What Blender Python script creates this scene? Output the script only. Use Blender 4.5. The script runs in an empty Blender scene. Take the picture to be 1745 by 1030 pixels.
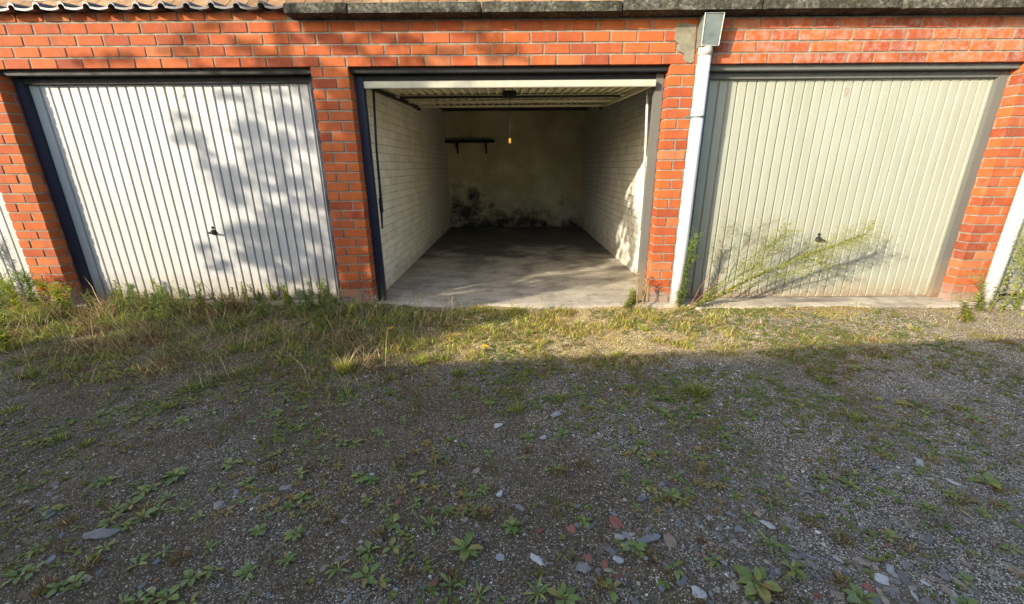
import bpy, bmesh, math, random
import numpy as np
from mathutils import Vector, Matrix, Euler, noise

random.seed(7)
rng = np.random.default_rng(11)
scene = bpy.context.scene
COL = scene.collection

# ------------------------------------------------------------------ camera
CAM = Vector((1.5348, -3.6234, 1.1843))
TILT, YAW, ROLL, FPX = 0.3134, 0.0027, 0.0068, 714.16
_c, _s = math.cos(YAW), math.sin(YAW)
_ct, _st = math.cos(TILT), math.sin(TILT)
_X = Vector((_c, _s, 0)); _F = Vector((-_s * _ct, _c * _ct, -_st)); _U = Vector((-_s * _st, _c * _st, _ct))
_R = _X * math.cos(ROLL) - _U * math.sin(ROLL)
_V = _X * math.sin(ROLL) + _U * math.cos(ROLL)
cam_data = bpy.data.cameras.new('camera')
cam_data.sensor_width = 36.0
cam_data.lens = FPX / 1745.0 * 36.0
cam_data.clip_start = 0.05
cam_data.clip_end = 500
cam = bpy.data.objects.new('camera', cam_data)
COL.objects.link(cam)
M = Matrix.Identity(4)
for i in range(3):
    M[i][0], M[i][1], M[i][2], M[i][3] = _R[i], _V[i], -_F[i], CAM[i]
cam.matrix_world = M
scene.camera = cam


def gpt(u, v, z=0.0):
    """photo pixel -> point on the level z (used once to read positions off the photograph)"""
    d = _F + _R * ((u - 872.5) / FPX) + _V * ((515 - v) / FPX)
    t = (z - CAM.z) / d.z
    return CAM + d * t


def ypt(u, v, y=0.0):
    d = _F + _R * ((u - 872.5) / FPX) + _V * ((515 - v) / FPX)
    t = (y - CAM.y) / d.y
    return CAM + d * t


# ------------------------------------------------------------------ light
SUN = Vector((1.30, 1.0, -0.55)).normalized()      # the way the light travels
elev = math.asin(-SUN.z)
world = bpy.data.worlds.new('World')
scene.world = world
world.use_nodes = True
wn = world.node_tree
wn.nodes.clear()
w_out = wn.nodes.new('ShaderNodeOutputWorld')
w_bg = wn.nodes.new('ShaderNodeBackground')
w_sky = wn.nodes.new('ShaderNodeTexSky')
w_sky.sky_type = 'NISHITA'
w_sky.sun_disc = False
w_sky.sun_elevation = elev
w_sky.sun_rotation = math.atan2(-SUN.x, -SUN.y)
w_sky.air_density = 1.0
w_sky.dust_density = 1.6
w_sky.ozone_density = 1.0
w_bg.inputs['Strength'].default_value = 0.12
wn.links.new(w_sky.outputs[0], w_bg.inputs[0])
wn.links.new(w_bg.outputs[0], w_out.inputs[0])

sun_data = bpy.data.lights.new('sun', 'SUN')
sun_data.energy = 2.5
sun_data.angle = math.radians(0.40)
sun_data.color = (1.0, 0.90, 0.73)
sun = bpy.data.objects.new('sun', sun_data)
sun.rotation_euler = SUN.to_track_quat('-Z', 'Y').to_euler()
COL.objects.link(sun)

scene.view_settings.view_transform = 'Standard'
scene.view_settings.look = 'None'
scene.view_settings.exposure = 1.87
scene.view_settings.gamma = 1.0
scene.view_settings.use_curve_mapping = False
scene.cycles.max_bounces = 10
scene.cycles.diffuse_bounces = 7

# ------------------------------------------------------------------ materials
MATS = {}


class NT:
    def __init__(self, name):
        self.m = bpy.data.materials.new(name)
        self.m.use_nodes = True
        self.t = self.m.node_tree
        self.t.nodes.clear()
        self.out = self.t.nodes.new('ShaderNodeOutputMaterial')
        MATS[name] = self.m

    def n(self, kind, **kw):
        nd = self.t.nodes.new('ShaderNode' + kind)
        for k, v in kw.items():
            setattr(nd, k, v)
        return nd

    def l(self, a, b):
        self.t.links.new(a, b)

    def pos(self):
        return self.n('NewGeometry').outputs['Position']

    def noise(self, scale, detail=4, rough=0.55, vec=None, dist=0.0):
        nd = self.n('TexNoise')
        nd.inputs['Scale'].default_value = scale
        nd.inputs['Detail'].default_value = detail
        nd.inputs['Roughness'].default_value = rough
        nd.inputs['Distortion'].default_value = dist
        self.l(vec if vec is not None else self.pos(), nd.inputs['Vector'])
        return nd.outputs['Fac']

    def ramp(self, fac, stops):
        r = self.n('ValToRGB')
        cr = r.color_ramp
        while len(cr.elements) < len(stops):
            cr.elements.new(0.5)
        for e, (p, c) in zip(cr.elements, stops):
            e.position = p
            e.color = (c[0], c[1], c[2], 1) if len(c) == 3 else c
        self.l(fac, r.inputs[0])
        return r.outputs[0]

    def mr(self, fac, a, b, c=0.0, d=1.0):
        r = self.n('MapRange')
        for i, v in enumerate((a, b, c, d)):
            r.inputs[1 + i].default_value = v
        self.l(fac, r.inputs[0])
        return r.outputs[0]

    def math(self, op, a, b=None):
        r = self.n('Math', operation=op)
        for i, v in enumerate((a, b)):
            if v is None:
                continue
            if isinstance(v, (int, float)):
                r.inputs[i].default_value = v
            else:
                self.l(v, r.inputs[i])
        return r.outputs[0]

    def mix(self, fac, a, b, blend='MIX'):
        r = self.n('Mix', data_type='RGBA', blend_type=blend)
        for k, v in ((0, fac), (6, a), (7, b)):
            if isinstance(v, (int, float)):
                r.inputs[k].default_value = v
            elif isinstance(v, tuple):
                r.inputs[k].default_value = (v[0], v[1], v[2], 1)
            else:
                self.l(v, r.inputs[k])
        return r.outputs[2]

    def hsv(self, col, h=None, s=None, v=None):
        r = self.n('HueSaturation')
        if isinstance(col, tuple):
            r.inputs['Color'].default_value = (*col, 1)
        else:
            self.l(col, r.inputs['Color'])
        for k, x in (('Hue', h), ('Saturation', s), ('Value', v)):
            if x is None:
                continue
            if isinstance(x, (int, float)):
                r.inputs[k].default_value = x
            else:
                self.l(x, r.inputs[k])
        return r.outputs[0]

    def sep(self, vec):
        r = self.n('SeparateXYZ')
        self.l(vec, r.inputs[0])
        return r.outputs

    def bump(self, h, strength=0.3, dist=0.01, normal=None):
        r = self.n('Bump')
        r.inputs['Strength'].default_value = strength
        r.inputs['Distance'].default_value = dist
        self.l(h, r.inputs['Height'])
        if normal is not None:
            self.l(normal, r.inputs['Normal'])
        return r.outputs[0]

    def done(self, col, rough=0.8, metal=0.0, normal=None, spec=0.5):
        b = self.n('BsdfPrincipled')
        for k, v in (('Base Color', col), ('Roughness', rough), ('Metallic', metal)):
            if isinstance(v, tuple):
                b.inputs[k].default_value = (v[0], v[1], v[2], 1)
            elif isinstance(v, (int, float)):
                b.inputs[k].default_value = v
            else:
                self.l(v, b.inputs[k])
        b.inputs['Specular IOR Level'].default_value = spec
        if normal is not None:
            self.l(normal, b.inputs['Normal'])
        self.l(b.outputs[0], self.out.inputs[0])
        return self.m

    def leaf(self, col, trans=0.35, rough=0.6, spec=0.3):
        b = self.n('BsdfPrincipled')
        b.inputs['Roughness'].default_value = rough
        b.inputs['Specular IOR Level'].default_value = spec
        self.l(col, b.inputs['Base Color'])
        tr = self.n('BsdfTranslucent')
        self.l(col, tr.inputs['Color'])
        mx = self.n('MixShader')
        mx.inputs[0].default_value = trans
        self.l(b.outputs[0], mx.inputs[1])
        self.l(tr.outputs[0], mx.inputs[2])
        self.l(mx.outputs[0], self.out.inputs[0])
        return self.m


def objrand(t):
    return t.n('ObjectInfo').outputs['Random']


def make_brick(name, base_stops):
    t = NT(name)
    r = objrand(t)
    c = t.ramp(r, base_stops)
    p = t.pos()
    n1 = t.noise(9, 5, 0.6)
    n2 = t.noise(45, 4, 0.7)
    c = t.hsv(c, v=t.mr(n1, 0.3, 0.7, 0.82, 1.14))
    c = t.mix(t.mr(n2, 0.50, 0.72, 0, 0.45), c, (0.22, 0.11, 0.065))
    xyz = t.sep(p)
    # lime bloom, heavy on the right-hand bays
    bl = t.noise(17, 6, 0.7)
    bloomx = t.mr(xyz[0], 2.9, 3.4, 0.07, 0.55)
    bl = t.math('MULTIPLY', t.mr(bl, 0.44, 0.70), t.math('MULTIPLY', bloomx, t.mr(xyz[2], 1.85, 1.95, 0.25, 1.0)))
    c = t.mix(bl, c, (0.44, 0.34, 0.30))
    # cement splashed over the lowest courses
    sp = t.math('ADD', xyz[2], t.mr(t.noise(7, 4), 0.2, 0.8, -0.10, 0.10))
    c = t.mix(t.mr(sp, 0.05, 0.15, 0.85, 0.0), c, t.mix(t.noise(30), (0.20, 0.16, 0.13), (0.34, 0.28, 0.22)))
    # soot / weather streaks
    wv = t.n('Mapping')
    wv.inputs['Scale'].default_value = (9, 9, 1.6)
    t.l(p, wv.inputs['Vector'])
    st = t.noise(1.0, 4, 0.6, wv.outputs[0])
    c = t.mix(t.mr(st, 0.50, 0.8, 0, 0.5), c, (0.11, 0.055, 0.04))
    nb = t.bump(n2, 0.35, 0.004)
    t.done(c, 0.85, normal=t.bump(t.noise(160, 3), 0.25, 0.002, nb), spec=0.25)


make_brick('brick', [(0.0, (0.25, 0.050, 0.018)), (0.14, (0.31, 0.062, 0.018)), (0.35, (0.39, 0.086, 0.020)), (0.6, (0.42, 0.104, 0.024)),
                     (0.82, (0.33, 0.066, 0.020)), (0.93, (0.44, 0.115, 0.032)), (1.0, (0.40, 0.145, 0.060))])

t = NT('mortar')
c = t.ramp(t.noise(22, 5), [(0.3, (0.17, 0.142, 0.105)), (0.7, (0.30, 0.26, 0.20))])
t.done(c, 0.95, normal=t.bump(t.noise(120, 4), 0.6, 0.004), spec=0.1)

t = NT('cement')
c = t.ramp(t.noise(10, 6, 0.65), [(0.3, (0.13, 0.12, 0.085)), (0.7, (0.27, 0.245, 0.18))])
t.done(c, 0.95, normal=t.bump(t.noise(60, 5), 0.6, 0.006), spec=0.1)

# painted interior brick
t = NT('painted_brick')
p = t.pos()
xyz = t.sep(p)
c = t.hsv(t.ramp(t.noise(3, 5, 0.6), [(0.3, (0.66, 0.62, 0.49)), (0.7, (0.80, 0.77, 0.66))]), v=t.mr(objrand(t), 0, 1, 0.92, 1.05))
c = t.mix(t.mr(t.noise(16, 5, 0.7), 0.60, 0.72, 0, 0.45), c, (0.33, 0.27, 0.17))
low = t.math('ADD', xyz[2], t.mr(t.noise(5, 5, 0.7), 0.2, 0.8, -0.35, 0.25))
c = t.mix(t.mr(low, 0.0, 0.16, 0.5, 0.0), c, (0.38, 0.33, 0.26))
t.done(c, 0.8, normal=t.bump(t.noise(50, 4), 0.4, 0.004), spec=0.2)

t = NT('painted_joint')
c = t.ramp(t.noise(14, 5), [(0.35, (0.22, 0.19, 0.13)), (0.65, (0.58, 0.54, 0.42))])
t.done(c, 0.9, spec=0.1)

# rear wall: limewash with black mould
t = NT('rear_plaster')
p = t.pos()
xyz = t.sep(p)
c = t.ramp(t.noise(2.2, 6, 0.62), [(0.28, (0.46, 0.37, 0.20)), (0.55, (0.66, 0.57, 0.36)), (0.75, (0.76, 0.69, 0.49))])
damp = t.math('ADD', xyz[2], t.mr(t.noise(1.8, 5, 0.7, dist=0.4), 0.25, 0.75, -0.75, 0.75))
c = t.mix(t.mr(damp, 0.15, 0.75, 0.55, 0.0), c, (0.30, 0.29, 0.22))
mould = t.math('ADD', xyz[2], t.mr(t.noise(1.7, 9, 0.68), 0.3, 0.7, 0.85, -0.60))
c = t.mix(t.mr(mould, 0.05, 0.55, 0.95, 0.0), c, (0.035, 0.030, 0.022))
for (bx, bz, br) in ((0.56, 0.28, 0.34), (1.85, 0.10, 0.46)):
    dx = t.math('MULTIPLY', t.math('SUBTRACT', xyz[0], bx), 0.8)
    dz_ = t.math('MULTIPLY', t.math('SUBTRACT', xyz[2], bz), 1.5)
    dd = t.math('SQRT', t.math('ADD', t.math('MULTIPLY', dx, dx), t.math('MULTIPLY', dz_, dz_)))
    dd = t.math('ADD', dd, t.mr(t.noise(6, 8, 0.7), 0.3, 0.7, -0.30, 0.30))
    c = t.mix(t.mr(dd, 0.05, br, 0.93, 0.0), c, (0.03, 0.025, 0.018))
sp = t.noise(9, 6, 0.7)
c = t.mix(t.mr(sp, 0.62, 0.72, 0, 0.5), c, (0.14, 0.10, 0.06))
t.done(c, 0.95, normal=t.bump(t.noise(30, 5), 0.4, 0.01), spec=0.1)

# concrete floor
t = NT('floor_concrete')
p = t.pos()
xyz = t.sep(p)
c = t.ramp(t.noise(2.4, 7, 0.65), [(0.28, (0.20, 0.17, 0.13)), (0.5, (0.42, 0.365, 0.285)), (0.72, (0.56, 0.49, 0.385))])
c = t.mix(t.mr(t.noise(5.5, 7, 0.72), 0.52, 0.66, 0, 0.55), c, (0.13, 0.105, 0.075))
rear_dark = t.noise(1.3, 5, 0.65, dist=0.3)  # blotchy darkening, deeper towards the rear
rear_dark = t.math('ADD', rear_dark, t.mr(xyz[1], 0.9, 3.2, -0.12, 0.24))
c = t.mix(t.mr(rear_dark, 0.50, 0.66, 0.0, 0.78), c, (0.05, 0.045, 0.038))
c = t.mix(t.mr(t.noise(26, 5, 0.7), 0.55, 0.75, 0, 0.4), c, (0.10, 0.09, 0.075))
wv = t.n('Mapping')
wv.inputs['Scale'].default_value = (1.3, 5.5, 1)
t.l(p, wv.inputs['Vector'])
c = t.mix(t.mr(t.noise(1.0, 6, 0.65, wv.outputs[0], 0.8), 0.50, 0.72, 0, 0.6), c, (0.11, 0.10, 0.085))
t.done(c, 0.82, normal=t.bump(t.noise(35, 6), 0.35, 0.006), spec=0.3)


def make_paint(name, col, dirt=(0.30, 0.24, 0.16), rough=0.45, top_dirt=False, zdirt=0.30):
    t = NT(name)
    p = t.pos()
    xyz = t.sep(p)
    wv = t.n('Mapping')
    wv.inputs['Scale'].default_value = (14, 14, 1.0)
    t.l(p, wv.inputs['Vector'])
    st = t.noise(1.0, 5, 0.6, wv.outputs[0])
    c = t.mix(t.mr(st, 0.42, 0.80, 0, 0.5), col, tuple(x * y for x, y in zip(col, (0.66, 0.63, 0.56))))
    c = t.mix(t.mr(t.noise(2.5, 5), 0.4, 0.7, 0, 0.25), c, tuple(x * y for x, y in zip(col, (0.85, 0.83, 0.76))))
    d = t.math('ADD', xyz[2], t.mr(t.noise(11, 5, 0.7), 0.2, 0.8, -0.12, 0.12))
    c = t.mix(t.mr(d, 0.0, zdirt * 1.3, 0.8, 0.0), c, dirt)
    c = t.mix(t.mr(t.noise(70, 3, 0.7), 0.70, 0.78, 0, 0.5), c, dirt)
    ru = t.math('ADD', xyz[2], t.mr(t.noise(18, 5, 0.7), 0.3, 0.7, 0.08, -0.10))
    c = t.mix(t.mr(ru, 0.0, 0.05, 0.4, 0.0), c, (0.16, 0.07, 0.03))
    t.done(c, t.mr(st, 0.3, 0.8, rough, rough + 0.2), normal=t.bump(t.noise(5, 3), 0.10, 0.01), spec=0.35)


make_paint('white_door', (0.462, 0.458, 0.440), zdirt=0.22)
make_paint('cream_door', (0.335, 0.342, 0.268), zdirt=0.16)
make_paint('open_door_paint', (0.58, 0.54, 0.36), dirt=(0.22, 0.18, 0.11), rough=0.6)
make_paint('dark_frame', (0.018, 0.022, 0.040), dirt=(0.05, 0.045, 0.04), rough=0.5)
make_paint('grey_frame', (0.125, 0.128, 0.115), dirt=(0.25, 0.18, 0.11), rough=0.6)
make_paint('black_steel', (0.015, 0.014, 0.013), dirt=(0.06, 0.04, 0.03), rough=0.6)
make_paint('rail_paint', (0.40, 0.385, 0.30), dirt=(0.14, 0.11, 0.07), rough=0.6)
make_paint('rod_grey', (0.50, 0.48, 0.42), dirt=(0.2, 0.15, 0.1), rough=0.5)

t = NT('pvc_white')
c = t.mix(t.mr(t.noise(6, 5), 0.45, 0.75, 0, 0.25), (0.60, 0.61, 0.61), (0.45, 0.44, 0.40))
xyz = t.sep(t.pos())
c = t.mix(t.mr(t.math('ADD', xyz[2], t.mr(t.noise(20, 4), 0, 1, -0.08, 0.08)), -0.02, 0.14, 0.55, 0.0), c, (0.35, 0.30, 0.20))
t.done(c, 0.35, spec=0.5)
t = NT('zinc')
c = t.ramp(t.noise(12, 5, 0.6), [(0.3, (0.085, 0.110, 0.100)), (0.7, (0.145, 0.175, 0.160))])
t.done(c, 0.6, 0.0)
t = NT('zinc_edge')
c = t.ramp(t.noise(30, 5, 0.6), [(0.3, (0.30, 0.28, 0.24)), (0.7, (0.50, 0.48, 0.42))])
t.done(c, 0.6, 0.1)

t = NT('coping_concrete')
p = t.pos()
n1 = t.noise(5, 6, 0.7)
c = t.ramp(t.noise(38, 5, 0.7), [(0.32, (0.025, 0.024, 0.020)), (0.5, (0.085, 0.080, 0.065)), (0.7, (0.22, 0.21, 0.17))])
c = t.mix(t.mr(n1, 0.42, 0.60, 0, 0.8), c, (0.03, 0.028, 0.018))
c = t.mix(t.mr(t.noise(24, 5, 0.7), 0.62, 0.70, 0, 0.6), c, (0.26, 0.25, 0.13))
t.done(c, 0.95, normal=t.bump(t.noise(70, 5, 0.7), 0.9, 0.01), spec=0.1)

t = NT('roof_tile_dark')
c = t.ramp(t.noise(15, 5), [(0.3, (0.020, 0.019, 0.022)), (0.7, (0.065, 0.058, 0.058))])
c = t.mix(t.mr(t.noise(30, 5, 0.7), 0.60, 0.7, 0, 0.5), c, (0.22, 0.19, 0.16))
t.done(c, 0.45, normal=t.bump(t.noise(60, 4), 0.3, 0.004))
t = NT('clay_tile_pale')
c = t.hsv(t.ramp(t.noise(12, 5), [(0.3, (0.24, 0.13, 0.065)), (0.7, (0.40, 0.26, 0.14))]), v=t.mr(objrand(t), 0, 1, 0.7, 1.15))
t.done(c, 0.9, spec=0.1)
t = NT('roof_felt')
t.done(t.ramp(t.noise(8), [(0.3, (0.03, 0.03, 0.03)), (0.7, (0.07, 0.065, 0.06))]), 0.95)
t = NT('ceiling_board')
t.done(t.ramp(t.noise(4), [(0.3, (0.05, 0.045, 0.038)), (0.7, (0.11, 0.10, 0.08))]), 0.95)
t = NT('render_wall')
t.done(t.ramp(t.noise(6), [(0.3, (0.26, 0.16, 0.11)), (0.7, (0.36, 0.24, 0.17))]), 0.95)
t = NT('pale_render')  # unseen wall, its paleness made up to bounce light into the open bay
t.done(t.ramp(t.noise(6), [(0.3, (0.66, 0.63, 0.57)), (0.7, (0.78, 0.75, 0.69))]), 0.95)
t = NT('dark_wood')
t.done(t.ramp(t.noise(8), [(0.3, (0.012, 0.010, 0.008)), (0.7, (0.03, 0.025, 0.02))]), 0.8)
t = NT('yellow_plastic')
t.done(t.mix(t.noise(40), (0.75, 0.36, 0.015), (0.85, 0.46, 0.03)), 0.4)
t = NT('faded_red')
t.done(t.mix(t.mr(t.noise(90, 4), 0.3, 0.7), (0.30, 0.17, 0.14), (0.365, 0.34, 0.27)), 0.7)
t = NT('faded_grey_green')
t.done(t.mix(t.mr(t.noise(90, 4), 0.3, 0.7), (0.26, 0.27, 0.20), (0.42, 0.42, 0.36)), 0.7)
t = NT('cable_white')
t.done(t.mix(t.noise(20), (0.55, 0.50, 0.42), (0.75, 0.72, 0.65)), 0.6)

# vegetation
t = NT('leaf_attr')
a = t.n('Attribute', attribute_name='Col')
t.leaf(a.outputs['Color'], 0.38, 0.6, 0.25)
t = NT('dry_attr')
a = t.n('Attribute', attribute_name='Col')
t.leaf(a.outputs['Color'], 0.25, 0.85, 0.1)
t = NT('stone_attr')
a = t.n('Attribute', attribute_name='Col')
t.done(t.hsv(a.outputs['Color'], v=t.mr(t.noise(90, 4), 0.3, 0.7, 0.75, 1.2)), 0.85, spec=0.25)


def make_leaf(name, stops):
    t = NT(name)
    r = objrand(t)
    c = t.ramp(r, stops)
    tc = t.n('TexCoord').outputs['Object']
    nz = t.noise(4.5, 4, 0.6, tc)
    c = t.hsv(c, v=t.mr(nz, 0.3, 0.7, 0.72, 1.22))
    c = t.mix(t.mr(t.noise(9, 3, 0.6, tc), 0.63, 0.72, 0, 0.6), c, (0.15, 0.10, 0.035))
    t.leaf(c, 0.30, 0.45, 0.45)


make_leaf('weed_leaf', [(0, (0.13, 0.19, 0.045)), (0.35, (0.22, 0.28, 0.062)), (0.65, (0.20, 0.255, 0.095)),
                        (0.88, (0.31, 0.32, 0.075)), (1, (0.32, 0.23, 0.075))])
make_leaf('yellow_leaf', [(0, (0.62, 0.34, 0.02)), (1, (0.55, 0.26, 0.03))])
make_leaf('tree_leaf', [(0, (0.05, 0.09, 0.02)), (1, (0.08, 0.13, 0.03))])
t = NT('bark')
t.done(t.ramp(t.noise(9, 6), [(0.3, (0.05, 0.04, 0.03)), (0.7, (0.14, 0.11, 0.08))]), 0.95)


def make_stone(name, a, b, spot=None):
    t = NT(name)
    tc = t.n('TexCoord').outputs['Object']
    c = t.hsv(t.mix(t.mr(t.noise(2.2, 5, 0.65, tc), 0.3, 0.7), a, b), v=t.mr(objrand(t), 0, 1, 0.75, 1.2))
    c = t.mix(t.mr(t.noise(6, 4, 0.7, tc), 0.58, 0.72, 0, 0.55), c, spot or (0.06, 0.055, 0.05))
    t.done(c, 0.85, normal=t.bump(t.noise(14, 5, 0.6, tc), 0.4, 0.05), spec=0.25)


make_stone('stone_grey', (0.16, 0.15, 0.14), (0.30, 0.285, 0.265))
make_stone('stone_white', (0.36, 0.36, 0.35), (0.56, 0.56, 0.55), (0.20, 0.18, 0.15))
make_stone('stone_red', (0.24, 0.085, 0.06), (0.36, 0.15, 0.11))
make_stone('stone_tan', (0.26, 0.205, 0.155), (0.42, 0.335, 0.255))
make_stone('stone_blue', (0.14, 0.145, 0.155), (0.25, 0.255, 0.27))

# ground: soil colour comes as painted zones (litter, moss, grit, sunlit sand), relief as bump and painted gap shade
t = NT('ground_soil')
a = t.n('Attribute', attribute_name='Col').outputs['Color']
p = t.pos()
v1 = t.n('TexVoronoi')
v1.inputs['Scale'].default_value = 190
t.l(p, v1.inputs['Vector'])
v2 = t.n('TexVoronoi')
v2.inputs['Scale'].default_value = 62
t.l(p, v2.inputs['Vector'])
g = t.sep(v1.outputs['Color'])
g2 = t.sep(v2.outputs['Color'])
c = t.hsv(a, v=t.mr(t.noise(5, 6, 0.7), 0.3, 0.7, 0.7, 1.3))
v3 = t.n('TexVoronoi')
v3.inputs['Scale'].default_value = 330
t.l(p, v3.inputs['Vector'])
g3 = t.sep(v3.outputs['Color'])
grit = t.math('POWER', g[1], 2.2)
c = t.hsv(c, v=t.mr(grit, 0, 1, 0.35, 2.3))
c = t.mix(t.mr(g[0], 0.70, 0.80, 0.0, 0.8), c, t.mix(0.45, t.hsv(a, s=0.6, v=t.mr(g[2], 0, 1, 0.7, 2.6)), (0.17, 0.16, 0.145)))
c = t.hsv(c, v=t.mr(t.math('POWER', g3[0], 2.0), 0, 1, 0.6, 1.7))
c = t.mix(t.mr(g2[0], 0.90, 0.94, 0.0, 0.6), c, t.hsv(t.mix(0.65, a, (0.22, 0.205, 0.18)), v=t.mr(g2[1], 0, 1, 0.6, 1.9)))
c = t.mix(t.mr(g3[2], 0.955, 0.965, 0.0, 0.85), c, (0.46, 0.43, 0.38))
edge = t.mr(v1.outputs['Distance'], 0.30, 0.65, 0.0, 0.85)  # gaps between grains darkened in the colour to read as shade
grit_zone = t.mr(t.math('ADD', t.noise(1.9, 5, 0.6), t.mr(t.sep(p)[0], 0.5, 4.5, -0.06, 0.10)), 0.44, 0.60, 0, 1)
soil = t.mix(t.mr(t.noise(60, 5, 0.75), 0.35, 0.7), t.hsv(a, s=1.2, v=0.28), t.hsv(a, s=1.15, v=1.15))
soil = t.mix(t.mr(g3[2], 0.93, 0.95, 0.0, 0.7), soil, t.hsv(a, s=0.5, v=t.mr(g3[1], 0, 1, 2.0, 6.0)))
c = t.mix(edge, t.hsv(c, v=1.75), (0.022, 0.018, 0.013))
c = t.hsv(t.mix(t.math('ADD', t.math('MULTIPLY', grit_zone, 0.75), 0.15), soil, c), v=1.30)
h = t.math('ADD', t.mr(v1.outputs['Distance'], 0, 0.8, 0.5, 0), t.mr(v2.outputs['Distance'], 0, 0.8, 0.8, 0))
h = t.math('ADD', h, t.noise(30, 5, 0.7))
t.done(c, 0.92, normal=t.bump(h, 0.8, 0.006), spec=0.2)

MATN = lambda n: MATS[n]


# ------------------------------------------------------------------ mesh helpers
def link(name, me, parent=None, mat=None, loc=None, rot=None, scale=None):
    o = bpy.data.objects.new(name, me)
    COL.objects.link(o)
    if parent is not None:
        o.parent = parent
    if mat and me is not None and len(me.materials) == 0:
        me.materials.append(MATS[mat])
    if loc is not None:
        o.location = loc
    if rot is not None:
        o.rotation_euler = rot
    if scale is not None:
        o.scale = scale
    return o


def tag(o, label=None, cat=None, group=None, kind=None):
    for k, v in (('label', label), ('category', cat), ('group', group), ('kind', kind)):
        if v:
            o[k] = v
    return o


def empty(name, loc=(0, 0, 0), rz=0.0):
    o = bpy.data.objects.new(name, None)
    COL.objects.link(o)
    o.location = loc
    o.rotation_euler = (0, 0, rz)
    o.empty_display_size = 0.05
    return o


class MB:
    def __init__(self):
        self.v, self.f = [], []

    def add(self, vs, fs):
        k = len(self.v)
        self.v += [tuple(x) for x in vs]
        self.f += [tuple(i + k for i in f) for f in fs]
        return self

    def box(self, x0, x1, y0, y1, z0, z1):
        return self.add([(x0, y0, z0), (x1, y0, z0), (x1, y1, z0), (x0, y1, z0), (x0, y0, z1), (x1, y0, z1), (x1, y1, z1), (x0, y1, z1)],
                        [(3, 2, 1, 0), (4, 5, 6, 7), (0, 1, 5, 4), (1, 2, 6, 5), (2, 3, 7, 6), (3, 0, 4, 7)])

    def tube(self, pts, rad, n=10, cap=True):
        pts = [Vector(p) for p in pts]
        if not hasattr(rad, '__len__'):
            rad = [rad] * len(pts)
        vs, fs = [], []
        a0 = None
        for i, p in enumerate(pts):
            d = (pts[min(i + 1, len(pts) - 1)] - pts[max(i - 1, 0)]).normalized()
            if a0 is None:
                a0 = d.orthogonal().normalized()
            a0 = (a0 - d * a0.dot(d)).normalized()
            b = d.cross(a0)
            for k in range(n):
                an = 2 * math.pi * k / n
                vs.append(p + (a0 * math.cos(an) + b * math.sin(an)) * rad[i])
        for i in range(len(pts) - 1):
            for k in range(n):
                fs.append((i * n + k, i * n + (k + 1) % n, (i + 1) * n + (k + 1) % n, (i + 1) * n + k))
        if cap:
            fs.append(tuple(reversed(range(n))))
            fs.append(tuple((len(pts) - 1) * n + k for k in range(n)))
        return self.add(vs, fs)

    def mesh(self, name, smooth=False):
        me = bpy.data.meshes.new(name)
        me.from_pydata(self.v, [], self.f)
        if smooth:
            me.shade_smooth()
        me.update()
        return me

    def build(self, name, mat, parent=None, smooth=False, bevel=0.0):
        me = self.mesh(name, smooth)
        if bevel:
            bm = bmesh.new()
            bm.from_mesh(me)
            bmesh.ops.bevel(bm, geom=list(bm.edges), offset=bevel, segments=2, affect='EDGES', clamp_overlap=True)
            bm.to_mesh(me)
            bm.free()
        return link(name, me, parent, mat)


def np_mesh(name, V, T, C=None, smooth=False):
    """big triangle mesh from arrays, with point colours"""
    me = bpy.data.meshes.new(name)
    nv, nt = len(V), len(T)
    me.vertices.add(nv)
    me.vertices.foreach_set('co', np.ascontiguousarray(V, dtype=np.float32).ravel())
    me.loops.add(nt * 3)
    me.loops.foreach_set('vertex_index', np.ascontiguousarray(T, dtype=np.int32).ravel())
    me.polygons.add(nt)
    me.polygons.foreach_set('loop_start', np.arange(0, nt * 3, 3, dtype=np.int32))
    try:
        me.polygons.foreach_set('loop_total', np.full(nt, 3, dtype=np.int32))
    except Exception:
        pass
    if C is not None:
        at = me.color_attributes.new('Col', 'FLOAT_COLOR', 'POINT')
        C4 = np.concatenate([C, np.ones((nv, 1))], 1).astype(np.float32)
        at.data.foreach_set('color', C4.ravel())
    if smooth:
        me.polygons.foreach_set('use_smooth', np.ones(nt, dtype=bool))
    me.update(calc_edges=True)
    me.validate()
    return me


def bbox_mesh(name, sx, sy, sz, bev, jitter=0.0, seed=0):
    """unit-centred bevelled box, 44 triangles, with a little wear"""
    bm = bmesh.new()
    bmesh.ops.create_cube(bm, size=1.0)
    for v in bm.verts:
        v.co = Vector((v.co.x * sx, v.co.y * sy, v.co.z * sz))
    bmesh.ops.bevel(bm, geom=list(bm.edges), offset=bev, segments=1, affect='EDGES')
    r = random.Random(seed)
    for v in bm.verts:
        v.co += Vector((r.uniform(-1, 1), r.uniform(-1, 1), r.uniform(-1, 1))) * jitter
    me = bpy.data.meshes.new(name)
    bm.to_mesh(me)
    bm.free()
    return me


# ------------------------------------------------------------------ ground
def gz(x, y):
    z = -0.022 + 0.012 * np.sin(1.7 * x + 0.6) * np.cos(2.1 * y + 0.3) + 0.006 * np.sin(6.1 * x + 2.2 * y) + 0.004 * np.sin(11 * y - 7 * x)
    # a low bank of litter along the left-hand doors
    z = z + 0.035 * np.exp(-((y + 0.22) / 0.28) ** 2) * (1 / (1 + np.exp((x - 0.15) * 6)))
    return z


def smoothstep(a, b, x):
    t_ = np.clip((x - a) / (b - a), 0, 1)
    return t_ * t_ * (3 - 2 * t_)


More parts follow.
